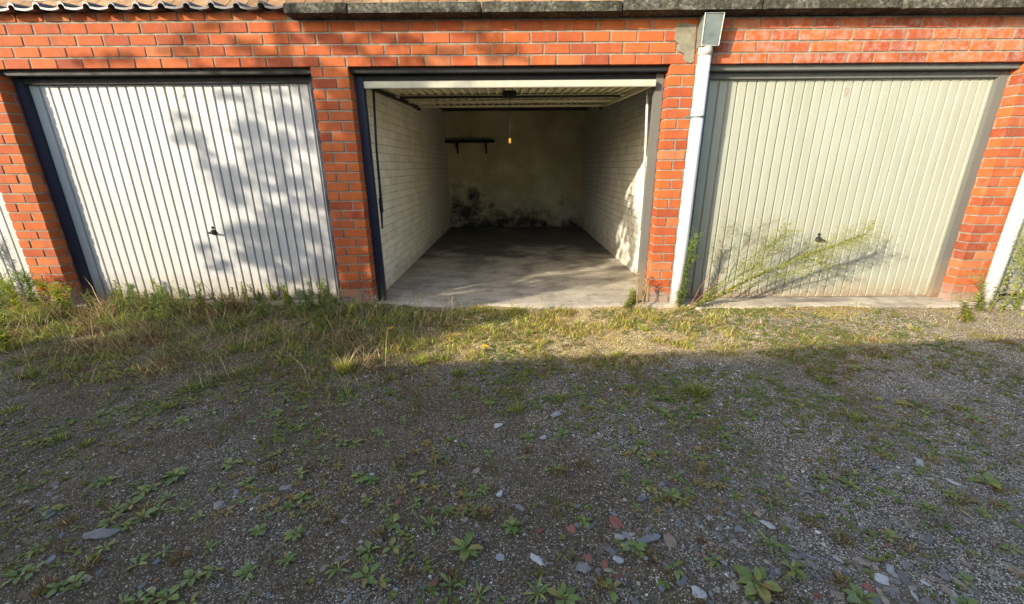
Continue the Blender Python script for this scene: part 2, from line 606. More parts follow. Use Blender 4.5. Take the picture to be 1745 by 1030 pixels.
def fbm(x, y, s=1.0, seed=0):
    """cheap value noise in numpy, 0..1"""
    def vn(x, y):
        xi, yi = np.floor(x).astype(int), np.floor(y).astype(int)
        xf, yf = x - xi, y - yi
        def h(i, j):
            n = (i * 374761393 + j * 668265263 + seed * 1442695) & 0x7fffffff
            n = ((n ^ (n >> 13)) * 1274126177) & 0x7fffffff
            return ((n ^ (n >> 16)) & 0xffff) / 65535.0
        u, v = xf * xf * (3 - 2 * xf), yf * yf * (3 - 2 * yf)
        return (h(xi, yi) * (1 - u) + h(xi + 1, yi) * u) * (1 - v) + (h(xi, yi + 1) * (1 - u) + h(xi + 1, yi + 1) * u) * v
    r, a, tot = 0, 1.0, 0
    for o in range(4):
        r = r + a * vn(x * s + 17 * o, y * s - 9 * o); tot += a
        a *= 0.5; s *= 2.03
    return r / tot


def ground_colour(x, y):
    n1, n2, n3 = fbm(x, y, 1.6, 1), fbm(x, y, 4.0, 2), fbm(x, y, 9.0, 3)
    C = np.stack([0.105 + 0 * x, 0.080 + 0 * x, 0.052 + 0 * x], -1)
    def blend(m, col):
        nonlocal C
        C = C * (1 - m[..., None]) + np.array(col) * m[..., None]
    # pale blue-grey grit to the right
    blend(smoothstep(0.9, 3.6, x + 1.4 * (n1 - 0.5)) * (0.35 + 0.5 * n2), (0.235, 0.20, 0.155))
    # brown litter over the left-hand verge and patches everywhere
    lit = smoothstep(-1.75, -0.75, y - 0.5 * (x < -9) + 0.5 * (n1 - 0.5)) * (1 - smoothstep(0.3, 1.2, x))
    blend(np.clip(lit, 0, 1) * (0.5 + 0.5 * n2), (0.135, 0.100, 0.045))
    blend(smoothstep(0.55, 0.72, n2) * 0.6 * smoothstep(-2.6, -1.0, y + 0 * x), (0.125, 0.095, 0.050))
    blend(smoothstep(0.60, 0.75, n3) * 0.5, (0.125, 0.088, 0.045))
    # pale sandy strip before the open garage, lightened further to read as sunlit
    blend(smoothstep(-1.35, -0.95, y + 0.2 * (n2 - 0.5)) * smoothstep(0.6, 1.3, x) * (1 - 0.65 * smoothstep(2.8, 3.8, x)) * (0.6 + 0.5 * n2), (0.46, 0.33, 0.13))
    # brown moss before the cream door
    ms = smoothstep(-0.46, -0.30, y + 0.25 * (n2 - 0.5)) * smoothstep(3.05, 3.35, x) * (1 - smoothstep(4.7, 5.2, x + n1 * 0.5))
    blend(np.clip(ms * 1.1, 0, 1) * smoothstep(0.30, 0.5, n2), (0.30, 0.215, 0.05))
    return C


fx = np.arange(-4.2, 7.4, 0.025)
fy = np.arange(-3.4, 0.16, 0.022)
xs = np.concatenate([[-70, -40, -22, -12, -8, -6, -5], fx, [8, 9, 11, 15, 24, 45, 75]])
ys = np.concatenate([[-75, -45, -24, -14, -9, -6, -4.6, -3.8], fy, [0.6, 3, 5.6, 9, 20, 45, 75]])
GX, GY = np.meshgrid(xs, ys)
near = (smoothstep(-4.4, -4.0, GX) * (1 - smoothstep(7.0, 7.5, GX)) * smoothstep(-3.5, -3.2, GY) * (1 - smoothstep(0.1, 0.3, GY)))
GZ = gz(GX, GY) * near + (-0.06) * (1 - near) + near * ((fbm(GX, GY, 14, 5) - 0.5) * 0.014 + (fbm(GX, GY, 34, 6) - 0.5) * 0.006)
inside = smoothstep(0.02, 0.10, GY)
GZ = GZ * (1 - inside) + (-0.07) * inside
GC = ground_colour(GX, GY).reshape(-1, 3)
nx, ny = len(xs), len(ys)
idx = np.arange(nx * ny).reshape(ny, nx)
q = np.stack([idx[:-1, :-1], idx[:-1, 1:], idx[1:, 1:], idx[1:, :-1]], -1).reshape(-1, 4)
T = np.concatenate([q[:, [0, 1, 2]], q[:, [0, 2, 3]]])
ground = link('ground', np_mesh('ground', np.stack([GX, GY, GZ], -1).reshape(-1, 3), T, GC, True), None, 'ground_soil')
tag(ground, kind='structure')


def ground_z(x, y):
    return float(gz(np.array(x), np.array(y)) + (fbm(np.array([x]), np.array([y]), 14, 5)[0] - 0.5) * 0.014)


# ------------------------------------------------------------------ the garage row
ZL = 1.925                    # underside of the brick band
COURSE, PITCH, JT = 0.0775, 0.202, 0.0130
PIL = [(-2.76, -2.47), (-0.015, 0.275), (2.755, 3.045), (5.49, 5.78)]
garage = empty('garage_building', (0, 0, 0))
tag(garage, 'row of red brick garages with ribbed doors, the middle bay standing open', 'garage')

BRICKS = [bbox_mesh('brick', 1, 1, 1, 0.022, 0.007, s) for s in range(6)]
for me in BRICKS:
    me.materials.append(MATS['brick'])
WALLB = [bbox_mesh('brick', 1, 1, 1, 0.030, 0.006, 40 + s) for s in range(4)]
for me in WALLB:
    me.materials.append(MATS['painted_brick'])


def brick(parent, x0, x1, y0, y1, z0, z1, meshes=BRICKS, jit=0.0015):
    me = random.choice(meshes)
    o = bpy.data.objects.new('brick', me)
    COL.objects.link(o)
    o.parent = parent
    j = lambda: random.uniform(-jit, jit)
    o.location = ((x0 + x1) / 2 + j(), (y0 + y1) / 2 + j(), (z0 + z1) / 2 + j() * 0.6)
    o.scale = (x1 - x0, y1 - y0, z1 - z0)
    return o


# brick band over the doors
band = MB().box(-4.15, 7.35, 0.006, 0.115, ZL + 0.004, 2.236).build('brick_band', 'mortar', garage)
bandhigh = MB().box(-4.15, -0.06, 0.006, 0.115, 2.2362, 2.295).build('brick_band', 'mortar', garage)
for r in range(5):
    z0 = ZL + r * COURSE + 0.001
    off = (0.0 if r % 2 else PITCH / 2) - 0.125 % PITCH
    x = -4.15 + off
    while x < 7.35:
        a, b = x + random.uniform(-.002, .002), x + PITCH - JT + random.uniform(-.002, .002)
        x += PITCH
        if r == 4:
            if b > -0.06:
                continue
            brick(bandhigh, a, b, 0.0, 0.095, z0 + .002, z0 + 0.055)
        else:
            brick(band, a, b, 0.0, 0.095, z0, z0 + COURSE - JT)

# pillars
for k, (xa, xb) in enumerate(PIL):
    core = MB().box(xa + 0.006, xb - 0.006, 0.006, 0.30, -0.12, ZL + 0.003).build('pillar', 'mortar', garage)
    n = 25
    for r in range(n):
        z1 = ZL - JT / 2 - r * COURSE
        z0 = z1 - (COURSE - JT)
        full, head = 0.187, xb - xa - 0.187 - JT
        left_long = (r % 2 == 0) if k != 1 else (r % 2 == 1)
        cut = xa + (full if left_long else head)
        dl, dr = (0.205, 0.093) if left_long else (0.093, 0.205)
        for (a, b, dd) in ((xa, cut, dl), (cut + JT, xb, dr)):
            brick(core, a, b, 0.0, dd, z0, z1)
            if dd < 0.1:
                brick(core, a, b, dd + JT, 0.205, z0, z1)

# steel lintel strip and header under the band
for (xa, xb) in ((-2.47, -0.015), (0.275, 2.755), (3.045, 5.49), (-4.1, -2.76), (5.78, 7.3)):
    MB().box(xa + .002, xb - .002, 0.040, 0.112, 1.886, ZL + 0.0015).build('lintel_beam', 'grey_frame' if xa > 3 else 'black_steel', garage, bevel=0.003)

# cement patch beside the rain hopper
outl = [(1153, 42), (1164, 38), (1176, 40), (1187, 41), (1186, 60), (1184, 82), (1183, 104), (1176, 107), (1169, 105), (1164, 99), (1167, 92), (1160, 88), (1155, 84), (1157, 74), (1150, 68), (1152, 54)]
pts = [(ypt(u, v, -0.007).x, ypt(u, v, -0.007).z) for u, v in outl]
npt = len(pts)
mx, mz = sum(q[0] for q in pts) / npt, sum(q[1] for q in pts) / npt
vs = [(x, -0.007 + random.uniform(-.001, .001), z) for x, z in pts] + [(mx + (x - mx) * 1.08, 0.02, mz + (z - mz) * 1.05) for x, z in pts] + [(mx, -0.010, mz)]
mb = MB().add(vs, [((i + 1) % npt, i, 2 * npt) for i in range(npt)] + [(i, (i + 1) % npt, npt + (i + 1) % npt, npt + i) for i in range(npt)])
mb.build('cement_patch', 'cement', garage)

# coping slabs
edges = [-0.10, 0.36, 1.32, 2.33, 3.33, 4.32, 5.32, 6.32, 7.4]
for i in range(len(edges) - 1):
    x0, x1 = edges[i] + 0.006, edges[i + 1] - 0.006
    bm = bmesh.new()
    nxx = max(6, int((x1 - x0) / 0.028))
    dz = random.uniform(-0.004, 0.004)
    prof = [(-0.14, 2.240), (-0.14, 2.256), (-0.139, 2.272), (-0.138, 2.288), (-0.136, 2.302), (-0.12, 2.309), (-0.05, 2.313), (0.06, 2.318), (0.25, 2.322), (0.25, 2.240), (0.12, 2.2395), (0.0, 2.2395), (-0.07, 2.2395)]
    rows = []
    for a in range(nxx + 1):
        x = x0 + (x1 - x0) * a / nxx
        rr = []
        endw = min(a, nxx - a)
        for (y, z) in prof:
            nz = noise.noise(Vector((x * 9, y * 20, z * 22 + i * 5)))
            n2 = noise.noise(Vector((x * 30, y * 40, z * 50 + i * 7)))
            k = (0.006 * nz + 0.004 * n2) if y < 0.0 else 0.0
            dy = k + (0.010 if endw == 0 and y < -0.1 else 0)
            rr.append(bm.verts.new((x, y + dy, z + dz + (k * 0.6 if z > 2.25 else k * 0.4))))
        rows.append(rr)
    m = len(prof)
    for a in range(nxx):
        for b in range(m):
            bm.faces.new((rows[a][b], rows[a + 1][b], rows[a + 1][(b + 1) % m], rows[a][(b + 1) % m]))
    bm.faces.new(rows[0]); bm.faces.new(list(reversed(rows[-1])))
    bmesh.ops.recalc_face_normals(bm, faces=bm.faces)
    me = bpy.data.meshes.new('coping_slab')
    bm.to_mesh(me); bm.free()
    link('coping_slab', me, garage, 'coping_concrete')

# dark pantiles along the left eaves
tile_mb = MB()
prof = []
for i in range(9):
    an = math.pi * (1 - i / 8)
    prof.append((0.026 + 0.026 * math.cos(an), 0.030 * math.sin(an)))
for i in range(1, 7):
    x = 0.052 + 0.135 * i / 6
    prof.append((x, -0.010 * math.sin(math.pi * i / 6)))
m = len(prof)
vs = []
for (y, dz) in ((-0.085, 0.0), (0.20, 0.035)):
    for (x, z) in prof:
        vs.append((x, y, z + dz + 0.014))
    for (x, z) in prof:
        vs.append((x, y, z + dz))
fs = []
for i in range(m - 1):
    fs.append((i, i + 1, 2 * m + i + 1, 2 * m + i))
    fs.append((m + i + 1, m + i, 3 * m + i, 3 * m + i + 1))
    fs.append((i + 1, i, m + i, m + i + 1))
fs += [(0, 2 * m, 3 * m, m), (m - 1, 2 * m - 1, 4 * m - 1, 3 * m - 1)]
tile_mb.add(vs, fs)
tile_me = tile_mb.mesh('roof_tile')
tile_me.materials.append(MATS['roof_tile_dark'])
x = -4.1
while x < -0.26:
    link('roof_tile', tile_me, garage, None, (x, 0, 2.292 + random.uniform(-.003, .003)), (0, random.uniform(-.02, .02), random.uniform(-.02, .02)))
    x += 0.181

# pale clay tiles of the slope behind the eaves
pale = bbox_mesh('clay_tile', 0.148, 0.30, 0.016, 0.003, 0.0015, 3)
pale.materials.append(MATS['clay_tile_pale'])
for rr in range(4):
    x = -4.1 + 0.08 * rr
    while x < 7.3:
        link('clay_tile', pale, garage, None, (x, 0.33 + 0.20 * rr, 2.425 + 0.15 * rr), (math.radians(38), 0, 0))
        x += 0.155

# roof, outer walls, party walls, rear wall, floor
MB().box(-4.15, 7.35, 0.12, 5.4, 2.20, 2.236).build('roof_deck', 'ceiling_board', garage)
MB().box(-4.15, 7.35, 0.30, 5.42, 2.2365, 2.27).build('roof_covering', 'roof_felt', garage)
MB().box(-4.15, 7.35, 5.10, 5.30, -0.1, 2.198).build('rear_wall', 'rear_plaster', garage)
MB().box(-4.30, -4.152, 0.0, 5.4, -0.1, 2.30).build('end_wall', 'render_wall', garage)
MB().box(7.352, 7.50, 0.0, 5.4, -0.1, 2.30).build('end_wall', 'render_wall', garage)
for xx in (-2.62, 5.63):
    MB().box(xx - .07, xx + .07, 0.302, 5.098, -0.1, 2.198).build('party_wall', 'painted_joint', garage)

# whitewashed side walls of the open bay, laid brick by brick
for side, XW in ((0, 0.256), (1, 2.93)):
    if side == 0:
        w = MB().box(XW - 0.16, XW - 0.004, 0.302, 5.098, -0.1, 2.198).build('side_wall', 'painted_joint', garage)
    else:
        w = MB().box(XW + 0.004, XW + 0.16, 0.302, 5.098, -0.1, 2.198).build('side_wall', 'painted_joint', garage)
    rest_v, rest_f = [], []
    acc = MB()
    for r in range(28):
        z0 = 0.006 + r * COURSE
        if z0 > 2.12:
            break
        y = 0.21 - (PITCH / 2 if r % 2 else 0)
        k = 0
        while y < 5.06:
            a, b = max(y, 0.21), min(y + PITCH - 0.007, 5.095)
            y += PITCH
            d = random.uniform(-0.0025, 0.0025)
            if b - a < 0.03:
                continue
            if side == 0:
                args = (XW - 0.05, XW + d, a, b, z0, z0 + COURSE - 0.0065)
            else:
                args = (XW + d, XW + 0.05, a, b, z0, z0 + COURSE - 0.0065)
            k += 1
            if k <= 12 and r < 24:
                brick(w, *args, meshes=WALLB, jit=0.001)
            else:
                acc.box(*args)
    rest = acc.build('brickwork', 'painted_brick', w)
    rest['kind'] = 'stuff'
# wall faces between the frame and the first brick
MB().box(0.10, 0.254, 0.206, 0.3015, -0.1, 2.19).build('wall_end', 'painted_joint', garage)
MB().box(2.932, 3.04, 0.206, 0.3015, -0.1, 2.19).build('wall_end', 'painted_joint', garage)

# concrete floor with a broken front edge
bm = bmesh.new()
fxs = np.arange(-4.15, 7.36, 0.05)
front, rows = [], []
yy = [0, 0.03, 0.10, 0.25, 0.6, 1.2, 2.2, 3.4, 5.12]
for x in fxs:
    e = -0.070 - 0.035 * noise.noise(Vector((x * 2.1, 3, 0))) - 0.018 * noise.noise(Vector((x * 9, 1, 4)))
    if x < -0.1:
        e += 0.03
    if x > 3.1:
        e -= 0.07
    rr = [bm.verts.new((x, e, -0.10)), bm.verts.new((x, e - 0.004, -0.016)), bm.verts.new((x, e + 0.014, -0.004))]
    for y in yy[1:]:
        rr.append(bm.verts.new((x, y, 0.002 * noise.noise(Vector((x * 1.3, y * 1.3, 0))))))
    rows.append(rr)
for a in range(len(rows) - 1):
    for b in range(len(rows[0]) - 1):
        bm.faces.new((rows[a][b], rows[a + 1][b], rows[a + 1][b + 1], rows[a][b + 1]))
me = bpy.data.meshes.new('garage_floor')
bm.to_mesh(me); bm.free()
me.shade_smooth()
link('garage_floor', me, garage, 'floor_concrete')


# ---- ribbed doors
def rib_profile(x0, x1, pitch=0.0775):
    n = max(1, round((x1 - x0 - 0.03) / pitch))
    pitch = (x1 - x0 - 0.03) / n
    pr = [(x0, 0.0)]
    x = x0 + 0.015
    for i in range(n):
        a = x + pitch - 0.021
        pr += [(a, 0.0), (a + 0.003, 0.017), (a + 0.010, 0.017), (a + 0.018, 0.0)]
        x += pitch
    pr.append((x1, 0.0))
    return pr


def ribbed_leaf(x0, x1, z0, z1, y, name, mat, parent, dirt=0):
    pr = rib_profile(x0, x1)
    vs, fs = [], []
    zs = [z0, z0 + 0.02, z0 + 0.03] + [z0 + 0.03 + (z1 - z0 - 0.06) * i / 8 for i in range(1, 8)] + [z1 - 0.03, z1 - 0.014, z1]
    m = len(pr)
    for j, z in enumerate(zs):
        flat = 0.0 if 1 < j < len(zs) - 2 else (0.25 if j in (1, len(zs) - 2) else 0.0)
        for (x, d) in pr:
            dd = d if 1 <= j <= len(zs) - 2 else 0.0
            dd = d * 0.35 if j in (1, len(zs) - 2) else dd
            wob = 0.004 * noise.noise(Vector((x * 1.8, z * 1.6, y))) + 0.0015 * noise.noise(Vector((x * 7, z * 5, y)))
            vs.append((x, y + dd + wob, z))
    for j in range(len(zs) - 1):
        for i in range(m - 1):
            fs.append((j * m + i, j * m + i + 1, (j + 1) * m + i + 1, (j + 1) * m + i))
    mb = MB().add(vs, fs)
    # returned edges, so the sheet has depth
    mb.box(x0, x1, y + 0.016, y + 0.034, z0 + .001, z0 + 0.03)
    mb.box(x0, x1, y + 0.016, y + 0.034, z1 - 0.03, z1 - .001)
    mb.box(x0 + .001, x0 + 0.012, y + 0.002, y + 0.034, z0 + .031, z1 - .031)
    mb.box(x1 - 0.012, x1 - .001, y + 0.002, y + 0.034, z0 + .031, z1 - .031)
    return mb.build(name, mat, parent)


def door_frame(door, xa, xb, fmat_l, fmat_r, fmat_t, w=0.075, yf=0.118, z0=-0.01):
    MB().box(xa + .001, xa + w, yf, yf + 0.055, z0, 1.8835).build('frame_post', fmat_l, door, bevel=0.003)
    MB().box(xb - w, xb - .001, yf, yf + 0.055, z0, 1.8835).build('frame_post', fmat_r, door, bevel=0.003)
    MB().box(xa + w + .001, xb - w - .001, yf + 0.002, yf + 0.056, 1.838, 1.8838).build('frame_head', fmat_t, door, bevel=0.003)


def door_handle(door, x, z, y):
    hp = []
    mb = MB()
    mb.tube([(x, y + 0.002, z + 0.042), (x, y - 0.006, z + 0.042)], [0.014, 0.012], 12)
    mb.build('lock', 'black_steel', door, True)
    mb = MB()
    mb.tube([(x, y + 0.002, z), (x, y - 0.012, z), (x, y - 0.030, z)], [0.026, 0.024, 0.010], 14)
    mb.tube([(x - 0.030, y - 0.036, z + 0.004), (x - 0.015, y - 0.040, z), (x + 0.02, y - 0.038, z - 0.004), (x + 0.045, y - 0.032, z - 0.012)], [0.007, 0.009, 0.009, 0.007], 8)
    mb.build('handle', 'black_steel', door, True)


def flat_text(body, size, loc, mat, name, parent):
    cu = bpy.data.curves.new('t', 'FONT')
    cu.body = body
    cu.size = size
    cu.extrude = 0.0
    tmp = bpy.data.objects.new('t', cu)
    COL.objects.link(tmp)
    dg = bpy.context.evaluated_depsgraph_get()
    me = bpy.data.meshes.new_from_object(tmp.evaluated_get(dg))
    bpy.data.objects.remove(tmp)
    me.name = name
    me.materials.clear()
    return link(name, me, parent, mat, loc, (math.radians(90), 0, 0))


YD = 0.160
d1 = ribbed_leaf(-2.392, -0.092, 0.012, 1.842, YD, 'garage_door', 'white_door', garage)
d1['label'] = 'closed white ribbed garage door dappled with tree shade'
door_frame(d1, -2.47, -0.015, 'dark_frame', 'dark_frame', 'black_steel')
door_handle(d1, -1.157, 0.64, YD)
flat_text('9', 0.052, (-1.155 - 0.02, YD - 0.0045, 1.735), 'faded_grey_green', 'number_marking', d1)

d3 = ribbed_leaf(3.125, 5.412, 0.006, 1.842, YD - 0.02, 'garage_door', 'cream_door', garage)
d3['label'] = 'closed cream ribbed garage door numbered 9 in faded red'
door_frame(d3, 3.045, 5.49, 'grey_frame', 'grey_frame', 'grey_frame', yf=0.105)
pp = ypt(1394, 407, YD - 0.02)
door_handle(d3, pp.x, pp.z, YD - 0.02)
pp = ypt(1438, 163, YD - 0.024)
flat_text('9', 0.095, (pp.x - 0.012, YD - 0.0245, pp.z - 0.004), 'faded_red', 'number_marking', d3)

d0 = ribbed_leaf(-4.09, -2.835, 0.012, 1.842, YD - 0.05, 'garage_door', 'white_door', garage)
d0['label'] = 'white garage door cut off by the left edge of the photo'
door_frame(d0, -4.1, -2.76, 'grey_frame', 'white_door', 'grey_frame', yf=0.07)
d4 = ribbed_leaf(5.86, 7.29, 0.03, 1.842, YD - 0.05, 'garage_door', 'cream_door', garage)
d4['label'] = 'pale garage door cut off by the right edge of the photo'
door_frame(d4, 5.78, 7.3, 'white_door', 'white_door', 'white_door', yf=0.05)

# the open up-and-over door, lying under the ceiling
XA, XB = 0.365, 2.675
ZF, ZR, YF, YR = 1.782, 1.868, 0.060, 2.06
od = MB()
pr = rib_profile(XA, XB, 0.0775)
vs, fs = [], []
m = len(pr)
NS = 10
for j in range(NS + 1):
    s = j / NS
    for (x, d) in pr:
        vs.append((x, YF + 0.03 + (YR - YF - 0.06) * s, ZF + 0.050 + (ZR - ZF) * s - d * 1.0))
for j in range(NS):
    for i in range(m - 1):
        fs.append((j * m + i, j * m + i + 1, (j + 1) * m + i + 1, (j + 1) * m + i))
od.add(vs, fs)
door2 = od.build('garage_door', 'open_door_paint', garage)
door2['label'] = 'raised ribbed up-and-over door under the ceiling of the open garage'
MB().box(XA - .002, XB + .002, YF, YF + 0.03, ZF, ZF + 0.050).build('bottom_rail', 'rail_paint', door2, bevel=0.004)


def sloped_bar(name, mat, x0, x1, y0, y1, drop, th):
    f = lambda y: ZF + 0.036 + (ZR - ZF) * (y - YF) / (YR - YF)
    vs = [(x0, y0, f(y0) - drop - th), (x1, y0, f(y0) - drop - th), (x1, y1, f(y1) - drop - th), (x0, y1, f(y1) - drop - th),
          (x0, y0, f(y0) - drop), (x1, y0, f(y0) - drop), (x1, y1, f(y1) - drop), (x0, y1, f(y1) - drop)]
    return MB().add(vs, [(3, 2, 1, 0), (4, 5, 6, 7), (0, 1, 5, 4), (1, 2, 6, 5), (2, 3, 7, 6), (3, 0, 4, 7)]).build(name, mat, door2, bevel=0.003)


sloped_bar('side_rail', 'black_steel', XA + 0.002, XA + 0.03, YF + 0.032, YR, 0.001, 0.030)
sloped_bar('side_rail', 'open_door_paint', XB - 0.03, XB - 0.002, YF + 0.032, YR, 0.001, 0.030)
sloped_bar('cross_rail', 'open_door_paint', XA + 0.032, XB - 0.032, 0.88, 1.00, 0.001, 0.014)
sloped_bar('cross_rail', 'open_door_paint', XA + 0.032, XB - 0.032, 1.42, 1.52, 0.001, 0.014)
sloped_bar('top_rail', 'open_door_paint', XA + 0.032, XB - 0.032, YR - 0.10, YR, 0.001, 0.020)
# locking bar with its box and pull cord
MB().tube([(XA + 0.18, 0.46, 1.772), (XB - 0.18, 0.46, 1.772)], 0.011, 10).build('locking_bar', 'black_steel', door2, True)
MB().box(1.455, 1.575, 0.40, 0.52, 1.765, 1.815).build('lock_box', 'black_steel', door2, bevel=0.006)
MB().tube([(1.516, 0.46, 1.768), (1.517, 0.46, 1.60), (1.516, 0.46, 1.432)], 0.0028, 6).build('pull_cord', 'black_steel', door2)
hb = MB()
hb.tube([(1.516, 0.46, 1.432), (1.516, 0.46, 1.428), (1.516, 0.46, 1.392), (1.516, 0.46, 1.388)], [0.008, 0.013, 0.013, 0.010], 12)
hb.build('pull_handle', 'yellow_plastic', door2, True)
# frame of the open bay, lever arms
door_frame(door2, 0.275, 2.755, 'dark_frame', 'grey_frame', 'black_steel', w=0.068, yf=0.112)
MB().tube([(0.392, 0.21, 1.79), (0.372, 0.20, 1.35), (0.366, 0.20, 0.92), (0.356, 0.19, 0.66)], [0.010, 0.010, 0.012, 0.008], 8).build('lever_arm', 'black_steel', door2, True)
MB().box(0.352, 0.376, 0.175, 0.215, 0.80, 0.93).build('arm_pivot', 'black_steel', door2, bevel=0.004)
MB().tube([(2.675, 0.27, 1.78), (2.690, 0.25, 1.40), (2.700, 0.235, 1.00), (2.705, 0.23, 0.62)], [0.012, 0.011, 0.011, 0.008], 8).build('lever_arm', 'rod_grey', door2, True)
for xx in (0.30, 2.72):
    MB().box(xx - 0.018, xx + 0.018, 0.24, 2.5, 1.905, 1.935).build('track', 'black_steel', door2)

# shelf on the rear wall
sh = empty('wall_shelf', (0.73, 5.1, 1.63))
tag(sh, 'dark wooden shelf on two brackets on the rear garage wall', 'shelf')
MB().box(-0.47, 0.47, -0.24, -0.003, 0.0, 0.045).build('shelf_board', 'dark_wood', sh, bevel=0.004)
for bx in (-0.26, 0.30):
    b = MB()
    b.add([(bx - .015, -0.003, 0), (bx - .015, -0.20, 0), (bx - .015, -0.19, -0.03), (bx - .015, -0.03, -0.19), (bx - .015, -0.003, -0.20),
           (bx + .015, -0.003, 0), (bx + .015, -0.20, 0), (bx + .015, -0.19, -0.03), (bx + .015, -0.03, -0.19), (bx + .015, -0.003, -0.20)],
          [(0, 1, 2, 3, 4), (9, 8, 7, 6, 5), (0, 5, 6, 1), (1, 6, 7, 2), (2, 7, 8, 3), (3, 8, 9, 4), (4, 9, 5, 0)])
    b.build('bracket', 'dark_wood', sh)

# ---- rain pipe
dp = empty('drainpipe', (2.985, -0.055, 0))
tag(dp, 'white plastic drainpipe with zinc rain hopper between open bay and cream door', 'drainpipe')
PX = 0.0
MB().tube([(0, 0, -0.03), (0, 0, 0.6), (0, 0, 1.3), (0, 0, 2.015)], 0.048, 24).build('pipe', 'pvc_white', dp, True)
MB().tube([(0, 0, 1.965), (0, 0, 2.020)], 0.0515, 24).build('pipe_socket', 'zinc_edge', dp, True)
MB().tube([(0, 0, 1.536), (0, 0, 1.552)], 0.0515, 24).build('clamp', 'zinc', dp, True)
MB().box(-0.095, -0.045, -0.012, 0.012, 1.534, 1.554).build('clamp_lug', 'zinc', dp, bevel=0.003)
hx0, hx1 = -0.055, 0.080
ho = MB()
ho.add([(hx0 + .003, -0.045, 2.020), (hx1 - .006, -0.045, 2.020), (hx1 - .006, 0.050, 2.020), (hx0 + .003, 0.050, 2.020),
        (hx0, -0.062, 2.228), (hx1, -0.062, 2.228), (hx1, 0.050, 2.228), (hx0, 0.050, 2.228)],
       [(3, 2, 1, 0), (4, 5, 6, 7), (0, 1, 5, 4), (1, 2, 6, 5), (2, 3, 7, 6), (3, 0, 4, 7)])
hop = ho.build('hopper', 'zinc', dp, bevel=0.004)
MB().tube([(hx0 + .003, -0.0475, 2.024), (hx0 - .001, -0.0645, 2.226), (hx1 + .001, -0.0645, 2.226), (hx1 - .005, -0.0475, 2.024), (hx0 + .003, -0.0475, 2.024)], 0.0045, 6).build('rim', 'zinc_edge', hop)

dp2 = empty('drainpipe', (ypt(1702, 424, -0.055).x + 0.047, -0.055, 0))
tag(dp2, 'white drainpipe at the right edge of the photo beside the rightmost pillar', 'drainpipe')
for ch in list(dp.children):
    c2 = ch.copy(); COL.objects.link(c2); c2.parent = dp2
    for g_ in ch.children:
        d2 = g_.copy(); COL.objects.link(d2); d2.parent = c2

# ---- cable sagging over the tiles
cab = MB()
pc = []
for i in range(25):
    s = i / 24
    x = -2.65 + 2.45 * s
    pc.append((x, -0.02 + 0.02 * math.sin(7 * s), 2.372 + 0.14 * (s - 0.42) ** 2 * 2.6 + 0.006 * math.sin(19 * s)))
cab.tube(pc, 0.0055, 6)
tag(cab.build('cable', 'cable_white', None, True), 'pale cable sagging along the dark eaves tiles at top left', 'cable')

# ------------------------------------------------------------------ what stands behind the camera and throws the shade
opp = empty('opposite_garage', (0, 0, 0))
opp['kind'] = 'structure'
H = 2.30
def opp_box(xa, xb, h, name, mat):
    sh = h / 0.55
    # front roof edge follows the shadow line seen on the ground
    f = lambda X: (-1.163 + 0.087 * (X + 1.3 * sh - 1.63)) - sh
    ya, yb = f(xa), f(xb)
    MB().add([(xa, ya, -0.1), (xb, yb, -0.1), (xb, yb - 4.5, -0.1), (xa, ya - 4.5, -0.1), (xa, ya, h), (xb, yb, h), (xb, yb - 4.5, h), (xa, ya - 4.5, h)],
             [(3, 2, 1, 0), (4, 5, 6, 7), (0, 1, 5, 4), (1, 2, 6, 5), (2, 3, 7, 6), (3, 0, 4, 7)]).build(name, mat, opp)
opp_box(-7.5, 9.0, H, 'wall', 'pale_render')
# unseen taller block added at its left end to shade the left-hand ground
MB().box(-16.0, -7.51, -11.0, -5.78, -0.1, 2.72).build('wall', 'pale_render', opp)

# tree behind it
ts = random.Random(5)
trunk_base = Vector((-6.3, -5.2, -0.05))
tree = empty('shade_tree', trunk_base)
tag(tree, 'leafy tree behind the camera casting dappled shade on the doors', 'tree')
tmb = MB()
tmb.tube([(0, 0, 0), (0.1, 0.1, 1.6), (0.15, 0.3, 2.6), (0.15, 0.5, 3.6), (0.1, 0.6, 4.8), (0.0, 0.6, 6.0)], [0.13, 0.11, 0.09, 0.06, 0.035, 0.012], 10)
trunk = tmb.build('trunk', 'bark', tree, True)


# where the shade falls on the doors, read off the photograph: clumps of leaves hang on those sun rays
CLUMPS = []
for (u, v, sx, sz, st_) in [(310, 200, .06, .03, 1.0), (323, 237, .07, .03, 1.2), (392, 303, .10, .06, 2.2), (405, 340, .08, .05, 1.6), (426, 220, .10, .035, 1.3), (447, 275, .10, .035, 1.4),
                            (478, 240, .10, .03, 1.3), (492, 196, .11, .035, 1.3), (515, 210, .08, .03, 1.0), (495, 313, .08, .035, 1.4), (423, 394, .12, .05, 2.0), (480, 400, .13, .05, 1.6), (536, 397, .09, .05, 1.2),
                            (378, 452, .08, .03, 1.1), (440, 439, .12, .06, 1.8), (498, 428, .10, .06, 1.6), (481, 366, .09, .04, 1.2), (540, 340, .07, .03, 1.0), (400, 165, .10, .03, .7), (355, 262, .05, .03, .8),
                            (550, 450, .09, .05, 1.4), (350, 420, .06, .03, .8), (510, 470, .12, .03, 1.2)]:
    P = ypt(u, v, 0.16)
    CLUMPS.append((P.x - 1.3 * 0.16, P.z + 0.55 * 0.16, sx, sz, st_))
for (u, v) in [(320, 65), (357, 45), (310, 86), (492, 62), (545, 45), (558, 63), (630, 60), (600, 82), (640, 100), (721, 100), (812, 58), (833, 79), (873, 84), (850, 98), (690, 70), (155, 103), (200, 98), (760, 88), (420, 75), (460, 98)]:
    P = ypt(u, v, 0.0)
    CLUMPS.append((P.x, P.z, 0.075, 0.022, 1.3))
